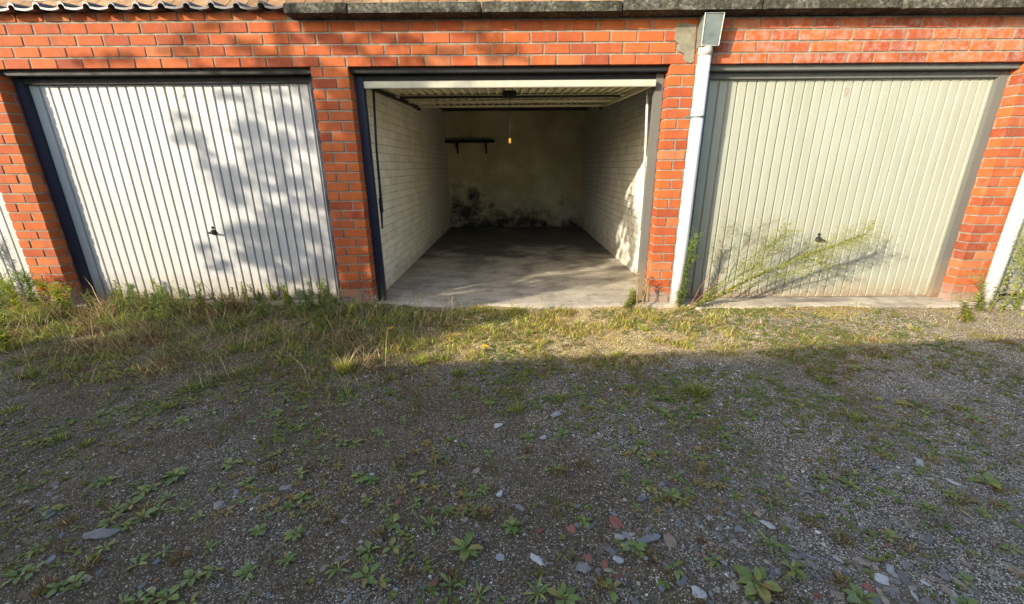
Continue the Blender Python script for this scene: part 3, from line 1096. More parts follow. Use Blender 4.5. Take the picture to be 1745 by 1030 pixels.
for (u, v, st_) in [(570, 140, .7), (575, 190, 1.2), (585, 250, 1.3), (590, 310, 1.5), (600, 340, 1.4), (598, 400, 1.6), (605, 425, 1.5), (612, 490, 1.6), (590, 220, .8), (600, 285, .8)]:
    P = ypt(u, v, 0.0)
    CLUMPS.append((P.x, P.z, 0.13, 0.055, st_))


def shade_tau(X, Z):
    """how closely the leaves stand, in the plane of the doors"""
    n_ = noise.noise(Vector((X * 1.7 + 3.1, Z * 3.2, 4.2)))
    n2 = noise.noise(Vector((X * 3.4 + 1.1, Z * 7.5, 9.2)))
    t_ = 0.0
    if Z < 0.12:
        left, right = -1.25 - 1.7 * min(Z, 0) + 0.2 * n_, (1.95 if Z < -0.12 else 1.5) + 0.15 * n_
        inl = min(1, max(0, (X - left) / 0.25)) * min(1, max(0, (right - X) / 0.2))
        t_ += max(0.5, 2.0 + 1.8 * n_ + 1.5 * n2) * inl
    elif X > 0.28 and Z < 1.9:
        inl = min(1, max(0, (1.85 - 0.25 * Z - X) / 0.25))
        t_ += max(0, 0.55 + 1.6 * n_ + 1.4 * n2) * inl
    elif -1.05 < X < 0.28 and Z < 2.0:
        t_ += 0.22 * min(1, (X + 1.05) / 0.2)
    for (cx, cz, sx, sz, st_) in CLUMPS:
        e = ((X - cx) / sx) ** 2 + ((Z - cz) / sz) ** 2
        if e < 9:
            t_ += 1.35 * st_ * math.exp(-e / 1.6)
    return min(t_, 3.4)


lv, lf = [], []


def tree_leaf(Xs, Zs):
    tt = 4.7 + 0.6 * ts.uniform(-1, 1)
    P = Vector((Xs, 0, Zs)) - Vector((1.30, 1.0, -0.55)) * tt - trunk_base
    q_ = Euler((ts.uniform(-0.9, 0.9), ts.uniform(-0.9, 0.9), ts.uniform(0, 6.28))).to_matrix()
    L = ts.uniform(0.06, 0.11)
    W = L * ts.uniform(0.5, 0.75)
    k = len(lv)
    for a in ((-L / 2, 0, 0), (0, -W / 2, 0.01), (L / 2, 0, 0), (0, W / 2, 0.01)):
        lv.append(P + q_ @ Vector(a))
    lf.append((k, k + 1, k + 2, k + 3))


for i in range(int(1500 * 3.4 * 3.9 * 3.3)):
    Xs, Zs = ts.uniform(-1.9, 2.0), ts.uniform(-0.95, 2.35)
    if ts.random() < shade_tau(Xs, Zs) / 3.4:
        tree_leaf(Xs, Zs)
for i in range(4200):
    Xs, Zs = ts.uniform(-1.7, 2.5), ts.uniform(2.45, 5.2)
    if ((Xs - 0.4) / 2.0) ** 2 + ((Zs - 2.6) / 2.5) ** 2 < 1 and noise.noise(Vector((Xs * 2, Zs * 2, 1))) > -0.1:
        tree_leaf(Xs, Zs)
crown_mb = MB().add(lv, lf)
crown_mb.build('crown', 'tree_leaf', tree)
bmb = MB()
for i in range(26):
    Xs, Zs = ts.uniform(-1.0, 1.7), ts.uniform(0.2, 4.6)
    P = Vector((Xs, 0, Zs)) - Vector((1.30, 1.0, -0.55)) * (4.7 + ts.uniform(-.5, .5)) - trunk_base
    zr = min(5.5, max(1.6, P.z - ts.uniform(0.5, 1.1)))
    b0 = Vector((0.12, 0.15 * zr - 0.1, zr))
    mid = (b0 + P) / 2 + Vector((0, 0, 0.15))
    bmb.tube([b0, mid, P], [0.022, 0.012, 0.004], 6)
bmb.build('branches', 'bark', tree)


# ------------------------------------------------------------------ plants
def blades(base, h, w, az, lean, col, tipcol=None, bend=0.5):
    """N grass blades as arrays: 5 points, 3 triangles each"""
    n = len(base)
    d = np.stack([np.cos(az), np.sin(az), np.zeros(n)], 1)
    fa = rng.uniform(0, 2 * np.pi, n)
    side = np.stack([np.cos(fa), np.sin(fa), np.zeros(n)], 1)
    up = np.array([0, 0, 1.0])
    l1 = (lean * 0.45)[:, None]; l2 = lean[:, None]
    mid = base + d * (h[:, None] * l1) + up * (h * 0.55 * np.sqrt(np.clip(1 - lean * 0.3, 0.1, 1)))[:, None]
    tip = base + d * (h[:, None] * l2) + up * (h * np.sqrt(np.clip(1 - (lean * 0.8) ** 2, 0.03, 1)) * (1 - bend * lean * 0.4))[:, None]
    s = side * (w / 2)[:, None]
    V = np.stack([base - s, base + s, mid - s * 0.8, mid + s * 0.8, tip], 1).reshape(-1, 3)
    k = (np.arange(n) * 5)[:, None]
    T = np.concatenate([k + np.array([[0, 1, 3]]), k + np.array([[0, 3, 2]]), k + np.array([[2, 3, 4]])], 1).reshape(-1, 3)
    tc = col if tipcol is None else tipcol
    C = np.stack([col * 0.85, col * 0.85, col, col, tc], 1).reshape(-1, 3)
    return V, T, C


class Veg:
    def __init__(self):
        self.V, self.T, self.C, self.k = [], [], [], 0

    def add(self, V, T, C):
        self.V.append(V); self.T.append(T + self.k); self.C.append(C)
        self.k += len(V)

    def build(self, name, mat, parent=None):
        return link(name, np_mesh(name, np.concatenate(self.V), np.concatenate(self.T), np.concatenate(self.C)), parent, mat)


def gpos(x, y, dz=0.0):
    z = gz(x, y) + (fbm(x, y, 14, 5) - 0.5) * 0.014 + dz
    return np.stack([x, y, z], 1)


def palette(n, cols, weights, jitter=0.25):
    c = np.array(cols)[rng.choice(len(cols), n, p=np.array(weights) / sum(weights))]
    return c * rng.uniform(1 - jitter, 1 + jitter, (n, 1)) * rng.uniform(0.93, 1.07, (n, 3))


GREEN, YGREEN, OLIVE, STRAW, BROWN, RUST, BLUEG = ((0.19, 0.27, 0.05), (0.42, 0.43, 0.06), (0.22, 0.21, 0.055), (0.58, 0.46, 0.24),
                                                  (0.24, 0.155, 0.065), (0.36, 0.17, 0.06), (0.13, 0.20, 0.11))


def scatter(n, x0, x1, y0, y1, dens):
    """n points accepted by dens(x, y) in 0..1"""
    ox, oy = [], []
    got = 0
    while got < n:
        x = rng.uniform(x0, x1, n * 2); y = rng.uniform(y0, y1, n * 2)
        k = rng.random(n * 2) < dens(x, y)
        ox.append(x[k]); oy.append(y[k]); got += int(k.sum())
    return np.concatenate(ox)[:n], np.concatenate(oy)[:n]


# verge grass before the left-hand doors: long near the wall, thinning out to the front
def d_verge(x, y):
    edge = smoothstep(-2.0, -0.5, y + 0.7 * (fbm(x, y, 2.2, 21) - 0.5) + 0.15 * smoothstep(0, -2.5, x))
    r = 1 - smoothstep(0.05, 0.85, x - 0.5 * (y < -0.35))
    return edge ** 1.4 * r * (0.06 + 0.94 * smoothstep(0.42, 0.60, fbm(x, y, 6.5, 22)))


veg = Veg()
n = 58000
x, y = scatter(n, -3.9, 1.1, -2.2, -0.02, d_verge)
tall = smoothstep(-0.70, -0.05, y)
h = rng.gamma(2.2, 1.0, n) / 2.2 * (0.028 + 0.17 * tall * smoothstep(0.42, 0.70, fbm(x, y, 3.0, 23)))
zone = fbm(x, y, 4.2, 25) + rng.normal(0, 0.07, n)
live = palette(n, [GREEN, YGREEN, OLIVE, BLUEG], [4, 3.2, 2, 1])
dead = palette(n, [STRAW, BROWN, RUST, (0.14, 0.09, 0.04)], [1.6, 3, 1.2, 2.2])
col = np.where((zone > 0.44)[:, None], live, dead) * (0.55 + 0.9 * fbm(x, y, 9.0, 24))[:, None]
veg.add(*blades(gpos(x, y, -0.004), h, rng.uniform(0.002, 0.0065, n), rng.uniform(0, 6.283, n), rng.uniform(0.25, 1.2, n), col))
# dead leaves and scraps caught in it
n = 9000
x, y = scatter(n, -3.9, 1.3, -1.9, -0.03, lambda x, y: np.clip(d_verge(x, y) * 1.5 + 0.05, 0, 1))
col = palette(n, [BROWN, (0.12, 0.08, 0.04), RUST, OLIVE, STRAW], [4, 4, 1.5, 2, 1])
veg.add(*blades(gpos(x, y, 0.002), rng.uniform(0.008, 0.03, n), rng.uniform(0.004, 0.012, n), rng.uniform(0, 6.283, n), rng.uniform(0.9, 1.25, n), col))
tag(veg.build('verge_grass', 'leaf_attr'), 'matted grass and dead litter along the foot of the white door', 'grass', kind='stuff')

# long dry stalks lying and standing in the verge
veg = Veg()
n = 2600
x, y = scatter(n, -3.6, 1.2, -1.9, -0.05, lambda x, y: d_verge(x, y))
col = palette(n, [STRAW, BROWN, (0.30, 0.22, 0.10)], [3, 1, 2])
veg.add(*blades(gpos(x, y, 0.002), rng.uniform(0.08, 0.30, n), rng.uniform(0.0016, 0.0034, n), rng.uniform(0, 6.283, n), rng.uniform(0.3, 1.15, n), col))
tag(veg.build('dry_stalks', 'dry_attr'), 'dead straw stalks lying through the verge grass', 'straw', kind='stuff')


# thin yellowing turf before the open bay and cream door
def d_turf(x, y):
    e = smoothstep(-1.35, -1.0, y + 0.3 * (fbm(x, y, 2.4, 31) - 0.5)) * smoothstep(0.25, 0.9, x)
    return e * (1 - 0.88 * smoothstep(2.9, 3.6, x)) * (0.05 + 0.95 * smoothstep(0.50, 0.66, fbm(x, y, 7.0, 32)))


veg = Veg()
n = 19000
x, y = scatter(n, 0.2, 6.6, -1.5, -0.09, d_turf)
h = rng.gamma(3.0, 1.0, n) / 3.0 * 0.032
col = palette(n, [GREEN, YGREEN, OLIVE, STRAW, BROWN, RUST], [2, 6, 1.5, 2.5, 2, 2.2]) * (0.6 + fbm(x, y, 9.0, 33))[:, None]
veg.add(*blades(gpos(x, y, -0.002), h, rng.uniform(0.002, 0.005, n), rng.uniform(0, 6.283, n), rng.uniform(0.2, 1.1, n), col))
tag(veg.build('thin_turf', 'leaf_attr'), 'thin yellowing grass on the sunlit strip before the open garage', 'grass', kind='stuff')


# brown moss and little dead cushions over the shaded gravel
def d_cush(x, y):
    return smoothstep(0.48, 0.64, fbm(x, y, 3.2, 41)) * (0.22 + 0.78 * smoothstep(-2.4, -1.3, y))


veg = Veg()
nc = 2100
cx, cy = scatter(nc, -3.4, 6.2, -3.05, -0.75, d_cush)
per = 40
x = np.repeat(cx, per); y = np.repeat(cy, per)
rad = np.repeat(rng.uniform(0.010, 0.036, nc), per)
an = rng.uniform(0, 6.283, nc * per); rr = np.sqrt(rng.random(nc * per)) * rad
x = x + np.cos(an) * rr; y = y + np.sin(an) * rr
cc = np.repeat(palette(nc, [BROWN, (0.32, 0.22, 0.09), OLIVE, (0.24, 0.22, 0.06), GREEN], [3, 3, 3, 2, 1.2], 0.2), per, 0)
n = nc * per
veg.add(*blades(gpos(x, y, -0.002), rng.uniform(0.008, 0.024, n), rng.uniform(0.0014, 0.0026, n), an, rng.uniform(0.2, 0.9, n), cc * rng.uniform(0.7, 1.3, (n, 1))))
tag(veg.build('dead_moss', 'dry_attr'), 'small brown cushions of dead moss and grass over the gravel', 'moss', kind='stuff')

# seedlings: tiny round leaves
veg = Veg()
nc = 6500
cx, cy = scatter(nc, -3.4, 6.0, -3.0, -0.15, lambda x, y: smoothstep(0.44, 0.66, fbm(x, y, 2.0, 51)) * (0.16 + 0.84 * smoothstep(-2.3, -1.4, y)))
per = 6
n = nc * per
x = np.repeat(cx, per) + rng.normal(0, 0.009, n); y = np.repeat(cy, per) + rng.normal(0, 0.009, n)
B = gpos(x, y, 0.006)
sz = rng.uniform(0.004, 0.012, n)
az = rng.uniform(0, 6.283, n)
ux = np.stack([np.cos(az), np.sin(az), rng.uniform(-.4, .4, n)], 1); uy = np.stack([-np.sin(az), np.cos(az), rng.uniform(-.4, .4, n)], 1)
V = np.stack([B - ux * sz[:, None], B - uy * sz[:, None] * .6, B + ux * sz[:, None], B + uy * sz[:, None] * .6], 1).reshape(-1, 3)
k = (np.arange(n) * 4)[:, None]
T = np.concatenate([k + np.array([[0, 1, 2]]), k + np.array([[0, 2, 3]])], 1).reshape(-1, 3)
C = np.repeat(palette(n, [GREEN, BLUEG, (0.20, 0.22, 0.05), OLIVE], [2, 1, 3, 2]), 4, 0)
veg.add(V, T, C)
tag(veg.build('seedlings', 'leaf_attr'), 'tiny green seedlings sprouting through the gravel', 'seedlings', kind='stuff')


# ---- grass tufts one can point to
def tuft(u, v, hgt, spread, nb, cols, w, label, group=None, stalks=0):
    P = gpt(u, v)
    P.z = ground_z(P.x, P.y) - 0.004
    tv = Veg()
    an = rng.uniform(0, 6.283, nb); rr = np.sqrt(rng.random(nb)) * spread * 0.45
    B = np.stack([np.cos(an) * rr, np.sin(an) * rr, np.zeros(nb)], 1)
    col = palette(nb, cols, w)
    tv.add(*blades(B, rng.uniform(0.5, 1.1, nb) * hgt, rng.uniform(0.0022, 0.0045, nb), an + rng.normal(0, .5, nb), np.clip(rr / (spread * .45) * 0.8 + rng.normal(0, .2, nb), 0.05, 1.1), col))
    if stalks:
        an = rng.uniform(0, 6.283, stalks)
        B = np.zeros((stalks, 3))
        tv.add(*blades(B, rng.uniform(1.6, 2.8, stalks) * hgt, rng.uniform(0.002, 0.0035, stalks), an, rng.uniform(0.3, 1.1, stalks), palette(stalks, [STRAW, (0.5, 0.4, 0.2)], [1, 1])))
    o = tv.build('grass_tuft', 'leaf_attr')
    o.location = P
    tag(o, label, 'grass tuft', group)
    return o


YG = ([YGREEN, GREEN, STRAW, (0.34, 0.32, 0.05)], [4, 2, 1, 2])
DG = ([GREEN, OLIVE, YGREEN, STRAW], [4, 2, 1, 0.7])
tuft(588, 625, 0.085, 0.10, 240, *YG, 'bright yellow-green grass tuft with long straw stalks at the shade edge', None, 22)
tuft(716, 612, 0.065, 0.09, 190, *YG, 'yellow-green grass tuft in sun just right of the straw-stalked tuft', None, 5)
tuft(782, 632, 0.05, 0.08, 170, *DG, 'green grass tuft on the shade edge before the open garage')
tuft(1187, 668, 0.075, 0.11, 260, *DG, 'largest dark green grass tuft in the shaded gravel, before the drainpipe', None, 5)
GRP = 'small grass tufts scattered on the gravel'
LBL = 'small grass tuft growing in the gravel yard'
for (u, v, hh, sp) in [(664, 640, .04, .09), (755, 606, .05, .07), (955, 678, .045, .07), (884, 695, .05, .07), (1075, 660, .04, .06), (1051, 602, .05, .07),
                       (1076, 625, .035, .06), (1404, 642, .05, .09), (1455, 710, .05, .08), (1604, 618, .05, .08), (1510, 605, .04, .06), (322, 660, .06, .09),
                       (284, 692, .045, .07), (410, 630, .06, .09), (180, 625, .05, .08), (97, 745, .04, .08), (146, 750, .035, .05), (590, 668, .03, .06), (1560, 560, .05, .07),
                       (1640, 690, .04, .07), (60, 640, .06, .1), (20, 700, .04, .08), (900, 565, .05, .06), (985, 548, .05, .06), (1100, 560, .05, .07), (830, 560, .06, .05), (1150, 585, .04, .06)]:
    tuft(u, v, hh, sp, 90, *(YG if v < 605 else DG), LBL, GRP, rng.integers(0, 4))
GRP2 = 'dry brown grass tufts on the gravel'
for (u, v) in [(75, 1000), (120, 885), (250, 860), (300, 945), (150, 960), (905, 760), (655, 905), (700, 975), (960, 800), (1375, 880), (1440, 910), (1440, 985),
               (1190, 800), (1130, 850), (990, 790), (560, 880), (820, 870), (770, 980), (680, 790), (1700, 830), (1630, 850), (455, 790), (215, 760), (1560, 930), (1100, 940), (1030, 990), (1340, 1000)]:
    tuft(u + rng.uniform(-8, 8), v, 0.030, 0.055, 80, [BROWN, STRAW, (0.24, 0.16, 0.06), OLIVE], [3, 1.5, 3, 1.5], 'dry brown grass tuft on the shaded gravel', GRP2)

# ---- broadleaf rosettes
LEAVES = []
for s in range(10):
    r = random.Random(100 + s)
    wid = r.uniform(0.15, 0.24) if s < 6 else r.uniform(0.07, 0.12)
    st_ = [(0.0, 0.025), (0.22, 0.035), (0.36, wid * 0.75), (0.56, wid), (0.76, wid * 0.82), (0.92, wid * 0.4), (1.0, 0.01)]
    vs, fs = [], []
    arch = r.uniform(0.25, 0.55)
    tw = r.uniform(-0.1, 0.1)
    for (t_, w_) in st_:
        z = arch * t_ - (arch * 0.75 + 0.12) * t_ * t_
        wav = r.uniform(-0.03, 0.03)
        vs += [(t_, -w_ + tw * t_ * .3, z + 0.055 * (w_ > .1) + wav), (t_, tw * t_ * .3, z), (t_, w_ + tw * t_ * .3, z + 0.055 * (w_ > .1) - wav)]
    for i in range(len(st_) - 1):
        fs += [(3 * i, 3 * i + 1, 3 * i + 4, 3 * i + 3), (3 * i + 1, 3 * i + 2, 3 * i + 5, 3 * i + 4)]
    me = MB().add(vs, fs).mesh('leaf', True)
    me.materials.append(MATS['weed_leaf'])
    LEAVES.append(me)


def leaf_mats(nl, size, r):
    out = []
    a0 = r.uniform(0, 6.28)
    for i in range(nl):
        inner = i >= nl * 0.65
        L = size * (r.uniform(0.75, 1.1) if not inner else r.uniform(0.45, 0.7))
        out.append((a0 + i * 2.4 + r.uniform(-.3, .3), r.uniform(-0.05, 0.35) if not inner else r.uniform(0.5, 1.0), L, r.uniform(-.3, .3)))
    return out


SMALLROS = []
for s in range(7):
    r = random.Random(300 + s)
    mb = MB()
    for (az_, el_, L, ro_) in leaf_mats(r.randint(6, 10), 1.0, r):
        R_ = Euler((ro_, -el_, az_)).to_matrix()
        me = r.choice(LEAVES[:6] if s % 3 else LEAVES[6:])
        mb.add([R_ @ (v.co * L) for v in me.vertices], [tuple(p.vertices) for p in me.polygons])
    me = mb.mesh('rosette_weed', True)
    me.materials.append(MATS['weed_leaf'])
    SMALLROS.append(me)

wr = random.Random(77)


def rosette(u, v, size, nl=9, label=None, group=None, leaves=True):
    P = gpt(u, v)
    P.z = ground_z(P.x, P.y) + 0.001
    rz = wr.uniform(0, 6.28)
    if leaves:
        o = empty('rosette_weed', P, rz)
        fam = LEAVES[:6] if wr.random() < 0.65 else LEAVES[6:]
        for (az_, el_, L, ro_) in leaf_mats(nl, size, wr):
            link('leaf', wr.choice(fam), o, None, (0, 0, 0.002), (ro_, -el_, az_), (L, L, L))
    else:
        o = link('rosette_weed', wr.choice(SMALLROS), None, None, P, (wr.uniform(-.1, .1), wr.uniform(-.1, .1), rz), (size, size, size * wr.uniform(.8, 1.2)))
    tag(o, label or ('small broadleaf rosette weed on the shaded gravel'), 'weed', group or ('broadleaf rosette weeds on the gravel' if not label else None))
    return o


big = [
    (791, 932, 0.074, 8, 'large spreading rosette weed at the bottom, left of the white stone chips'),
    (768, 993, 0.060, 8, 'rosette weed with upright leaves near the bottom edge, left of centre'),
    (917, 1003, 0.070, 11, 'broad dense rosette weed cut by the bottom edge near the centre'),
    (960, 1010, 0.062, 10, 'dense leafy weed touching the bottom edge, right of the broad rosette'),
    (1294, 988, 0.085, 11, 'large rosette weed with dry yellow middle at bottom right'),
    (945, 797, 0.062, 12, 'leafy bush-like weed alone left of the clump at mid distance'),
    (1580, 864, 0.060, 11, 'wide rosette weed on the right-hand gravel'),
    (1680, 818, 0.070, 8, 'upright broad-leaved weed near the right edge'),
    (1472, 1012, 0.066, 8, 'weed with rounded leaves at the bottom edge on the right'),
    (297, 806, 0.066, 13, 'dark leafy weed heading the clump on the left-hand gravel'),
]
for (u, v, sz, nl, lb) in big:
    rosette(u, v, sz * 0.84, nl, lb)
mid = [(0, 730, [(620, 300), (740, 320), (880, 330), (1040, 460), (930, 470), (660, 470), (640, 530), (750, 560), (830, 510), (610, 690), (1220, 680), (800, 790), (960, 710),
                 (1510, 580), (1440, 820), (1110, 850), (1230, 810), (190, 830), (110, 860), (340, 930), (440, 900), (900, 960), (800, 985), (970, 980), (1100, 1005), (710, 1005),
                 (270, 460), (200, 700), (1350, 180), (1440, 290), (1260, 310), (1160, 500), (1680, 750), (820, 350), (980, 390), (1100, 420), (760, 430)], 3.434),
       (430, 730, [(270, 250), (630, 270), (955, 265), (280, 390), (780, 450), (940, 450), (820, 545), (1040, 555), (250, 590), (30, 580), (680, 710), (820, 690), (210, 750),
                   (500, 810), (670, 860), (745, 900), (1330, 960), (1385, 120), (1585, 150), (1525, 540), (600, 70), (140, 120), (520, 60)], 3.434),
       (860, 730, [(300, 50), (135, 35), (750, 20), (760, 140), (830, 190), (930, 150), (700, 260), (720, 310), (820, 330), (1000, 285), (970, 380), (1040, 430), (645, 110),
                   (1120, 150), (1290, 30), (1340, 100), (460, 515), (40, 550), (750, 680), (1000, 800), (630, 910), (1230, 760), (1560, 650), (1690, 790), (1640, 290), (340, 20)], 3.434),
       (1245, 730, [(410, 50), (540, 280), (720, 260), (940, 85), (1100, 240), (1120, 30), (1480, 80), (1260, 370), (1320, 390), (940, 610), (1650, 690), (1470, 480), (390, 820), (1390, 860),
                    (1400, 1000), (700, 310), (940, 370)], 3.434)]
for (ox, oy, lst, sc__) in mid:
    for (a, b) in lst:
        rosette(ox + a / sc__, oy + b / sc__, wr.uniform(0.032, 0.050), wr.randint(5, 9))
far = [(430, 480, [(210, 745), (610, 710), (590, 790), (910, 720), (1150, 670), (1000, 900), (500, 790), (320, 800), (160, 830), (60, 850), (300, 930), (820, 970), (1370, 890), (1570, 790),
                   (1340, 740), (400, 700), (720, 780), (1680, 700), (1720, 830)], 3.878),
       (860, 480, [(1060, 870), (1080, 770), (640, 790), (500, 750), (840, 960), (370, 970), (1620, 880), (1640, 640), (580, 830), (1150, 800), (1290, 830), (760, 820), (430, 590), (860, 740), (1250, 880)], 3.878),
       (0, 480, [(1020, 940), (450, 750), (1540, 770), (1400, 840), (1200, 900), (880, 900), (650, 850), (920, 730), (300, 900), (1650, 900)], 3.878),
       (1295, 480, [(270, 820), (600, 690), (760, 630), (940, 690), (960, 790), (1100, 850), (1550, 840), (1420, 880), (1450, 760), (780, 760), (650, 560), (1650, 690)], 3.878)]
for (ox, oy, lst, sc__) in far:
    for (a, b) in lst:
        rosette(ox + a / sc__, oy + b / sc__, wr.uniform(0.032, 0.050), leaves=False, label='small leafy weed in the shaded gravel further from the camera', group='small leafy weeds along the shade edge')


# a loose scatter of small ones in patches between them
got = 0
more_weeds = MB()
while got < 300:
    u, v = wr.uniform(0, 1745), wr.uniform(625, 880)
    P = gpt(u, v)
    if noise.noise(Vector((P.x * 1.6, P.y * 1.6, 7))) < 0.05:
        continue
    got += 1
    if got > 115:
        src = wr.choice(SMALLROS)
        sz_ = wr.uniform(0.016, 0.034)
        P.z = ground_z(P.x, P.y) + 0.001
        Rz = Euler((wr.uniform(-.15, .15), wr.uniform(-.15, .15), wr.uniform(0, 6.28))).to_matrix()
        more_weeds.add([P + Rz @ (q_.co * sz_) for q_ in src.vertices], [tuple(f_.vertices) for f_ in src.polygons])
        continue
    rosette(u, v, wr.uniform(0.018, 0.036), leaves=False, label='tiny leafy weed in the shaded gravel further from the camera', group='tiny leafy weeds along the shade edge')


tag(more_weeds.build('weed_carpet', 'weed_leaf', None, True), 'smallest leafy weeds spread through the shaded gravel', 'weeds', kind='stuff')


# ---- horseweeds
def weed_plant(name, base, path, nleaf, leaf_len, cols, w, label, panicle=0, pan_size=0.1, cat='weed', stem_col='stem_green', stem_r=0.004, leaf_from=0.05, group=None):
    """upright weed: stem > narrow leaves set all round it, and a loose flower head of fine twigs"""
    o = empty(name, base)
    pts = [Vector(p) for p in path]
    mb = MB()
    nseg = len(pts)
    mb.tube(pts, [stem_r * (1 - 0.75 * i / (nseg - 1)) for i in range(nseg)], 6)
    mb.build('stem', stem_col, o, True)

    def at(s):
        s *= nseg - 1
        i = min(int(s), nseg - 2)
        return pts[i].lerp(pts[i + 1], s - i), (pts[i + 1] - pts[i]).normalized()
    V, T, C = [], [], []
    k = 0
    colr = palette(nleaf, cols, w)
    for i in range(nleaf):
        s = leaf_from + (0.97 - leaf_from) * (i / nleaf)
        p, d = at(s)
        a = i * 2.399 + random.uniform(-.3, .3)
        e1 = d.orthogonal().normalized(); e2 = d.cross(e1)
        outd = e1 * math.cos(a) + e2 * math.sin(a)
        L = leaf_len * random.uniform(0.65, 1.15) * (1.0 - 0.55 * s)
        dirv = (outd * random.uniform(0.6, 1.1) + d * random.uniform(0.1, 0.9)).normalized()
        wd = dirv.cross(d).normalized() * L * 0.15
        m_ = p + dirv * L * 0.5 + d * L * .04
        tip = p + dirv * L + Vector((0, 0, -L * random.uniform(0.05, 0.3)))
        V += [p - wd * .5, p + wd * .5, m_ - wd, m_ + wd, tip]
        T += [(k, k + 1, k + 3), (k, k + 3, k + 2), (k + 2, k + 3, k + 4)]
        C += [colr[i] * .9, colr[i] * .9, colr[i], colr[i], colr[i] * 1.1]
        k += 5
    link('foliage', np_mesh('foliage', np.array([tuple(v) for v in V]), np.array(T), np.array(C)), o, 'leaf_attr')
    if panicle:
        V, T, C = [], [], []
        k = 0
        pc_ = palette(panicle * 8, cols, w)
        for i in range(panicle):
            s = random.uniform(0.62, 1.0) if panicle > 25 else random.uniform(0.75, 1.0)
            p, d = at(min(s, .999))
            e1 = d.orthogonal().normalized(); e2 = d.cross(e1)
            a = random.uniform(0, 6.28)
            dirv = ((e1 * math.cos(a) + e2 * math.sin(a)) * 0.75 + d * 0.9).normalized()
            L = pan_size * random.uniform(0.5, 1.1)
            wd = dirv.orthogonal().normalized() * 0.0009
            tip = p + dirv * L
            V += [p - wd, p + wd, tip]; T.append((k, k + 1, k + 2)); C += [pc_[i]] * 3
            k += 3
            for j in range(7):
                b = p.lerp(tip, random.uniform(0.3, 1.0))
                dd = (dirv + Vector((random.uniform(-1, 1), random.uniform(-1, 1), random.uniform(-1, 1)))).normalized()
                l2 = L * random.uniform(0.12, 0.3)
                e = b + dd * l2
                ww = dd.orthogonal().normalized() * 0.0007
                V += [b - ww, b + ww, e]; T.append((k, k + 1, k + 2)); C += [pc_[i + j]] * 3
                k += 3
                sz = random.uniform(0.0025, 0.0052)
                c1 = Vector((random.uniform(-1, 1), random.uniform(-1, 1), random.uniform(-1, 1))).normalized() * sz
                c2 = c1.orthogonal().normalized() * sz
                V += [e - c1, e - c2, e + c1, e + c2]; T += [(k, k + 1, k + 2), (k, k + 2, k + 3)]
                C += [pc_[(i * 3 + j) % len(pc_)] * 1.1] * 4
                k += 4
        link('flower_head', np_mesh('flower_head', np.array([tuple(v) for v in V]), np.array(T), np.array(C)), o, 'leaf_attr')
    tag(o, label, cat, group)
    return o


for nm, cc in (('stem_green', (0.16, 0.20, 0.05)), ('stem_red', (0.22, 0.09, 0.05)), ('stem_straw', (0.40, 0.30, 0.15))):
    t = NT(nm)
    t.done(t.mix(t.noise(30), tuple(0.8 * q for q in cc), tuple(1.2 * q for q in cc)), 0.7)


def curve(p0, p1, sag=0.0, n=9, wob=0.01, side=Vector((0, 0, 1))):
    p0, p1 = Vector(p0), Vector(p1)
    return [p0.lerp(p1, i / (n - 1)) + side * (sag * math.sin(math.pi * i / (n - 1))) + Vector((random.uniform(-wob, wob), random.uniform(-wob, wob), 0)) * (0 < i < n - 1) for i in range(n)]


HG = ([(0.13, 0.20, 0.05), (0.20, 0.26, 0.06), (0.26, 0.28, 0.06)], [3, 2, 1])
HY = ([(0.30, 0.35, 0.03), (0.22, 0.29, 0.035), (0.40, 0.38, 0.06)], [3, 2, 1])
HO = ([(0.24, 0.25, 0.04), (0.17, 0.20, 0.04), (0.32, 0.29, 0.06)], [3, 2, 1.4])
HP = ([(0.20, 0.20, 0.10), (0.14, 0.14, 0.07), (0.28, 0.23, 0.12)], [2, 2, 1])
b = gpt(1165, 518); b.y = -0.135; b.x = 2.985; b.z = -0.02
weed_plant('horseweed', b, curve((0, 0, 0), (0.055, -0.05, 0.66), 0.0, 10, 0.008), 300, 0.070, *HG, 'slim upright horseweed standing against the foot of the white drainpipe', 90, 0.07)
b2 = Vector((3.07, -0.15, -0.02))
tipw = ypt(1478, 398, -0.28)
weed_plant('horseweed', b2, curve((0, 0, 0), tipw - b2, 0.045, 14, 0.008), 400, 0.058, *HO, 'long yellow-green horseweed leaning far right across the cream door', 260, 0.20, stem_r=0.0065)
for (uu, vv, yy_, npn, lab, sc_col) in [(1300, 380, -0.12, 46, 'thin reddish dried weed stem leaning up to the right behind the long horseweed', 'stem_red'),
                                        (1335, 415, -0.10, 40, 'lower dried weed stem branching out beside the cream door', 'stem_red'),
                                        (1240, 395, -0.08, 34, 'short dried weed stem nearest the drainpipe', 'stem_red')]:
    tp = ypt(uu, vv, yy_)
    bb = Vector((3.06 + random.uniform(-.02, .04), -0.12 + random.uniform(-.03, .03), -0.02))
    weed_plant('dried_weed', bb, curve((0, 0, 0), tp - bb, -0.03, 10, 0.006), 30, 0.03, *HP, lab, int(npn * 1.6), 0.17, stem_col=sc_col, leaf_from=.25)
for (uu, vv, yy_, lab) in [(1408, 446, -0.22, 'lower side stem fanning out under the long leaning horseweed'), (1345, 392, -0.20, 'upper feathery side stem above the long leaning horseweed'), (1290, 452, -0.25, 'short green side stem low beside the long leaning horseweed')]:
    tp = ypt(uu, vv, yy_)
    bb = Vector((3.08 + random.uniform(-.02, .03), -0.15 + random.uniform(-.02, .02), -0.02))
    weed_plant('horseweed', bb, curve((0, 0, 0), tp - bb, 0.03, 11, 0.007), 150, 0.045, *HO, lab, 110, 0.15, stem_r=0.004)
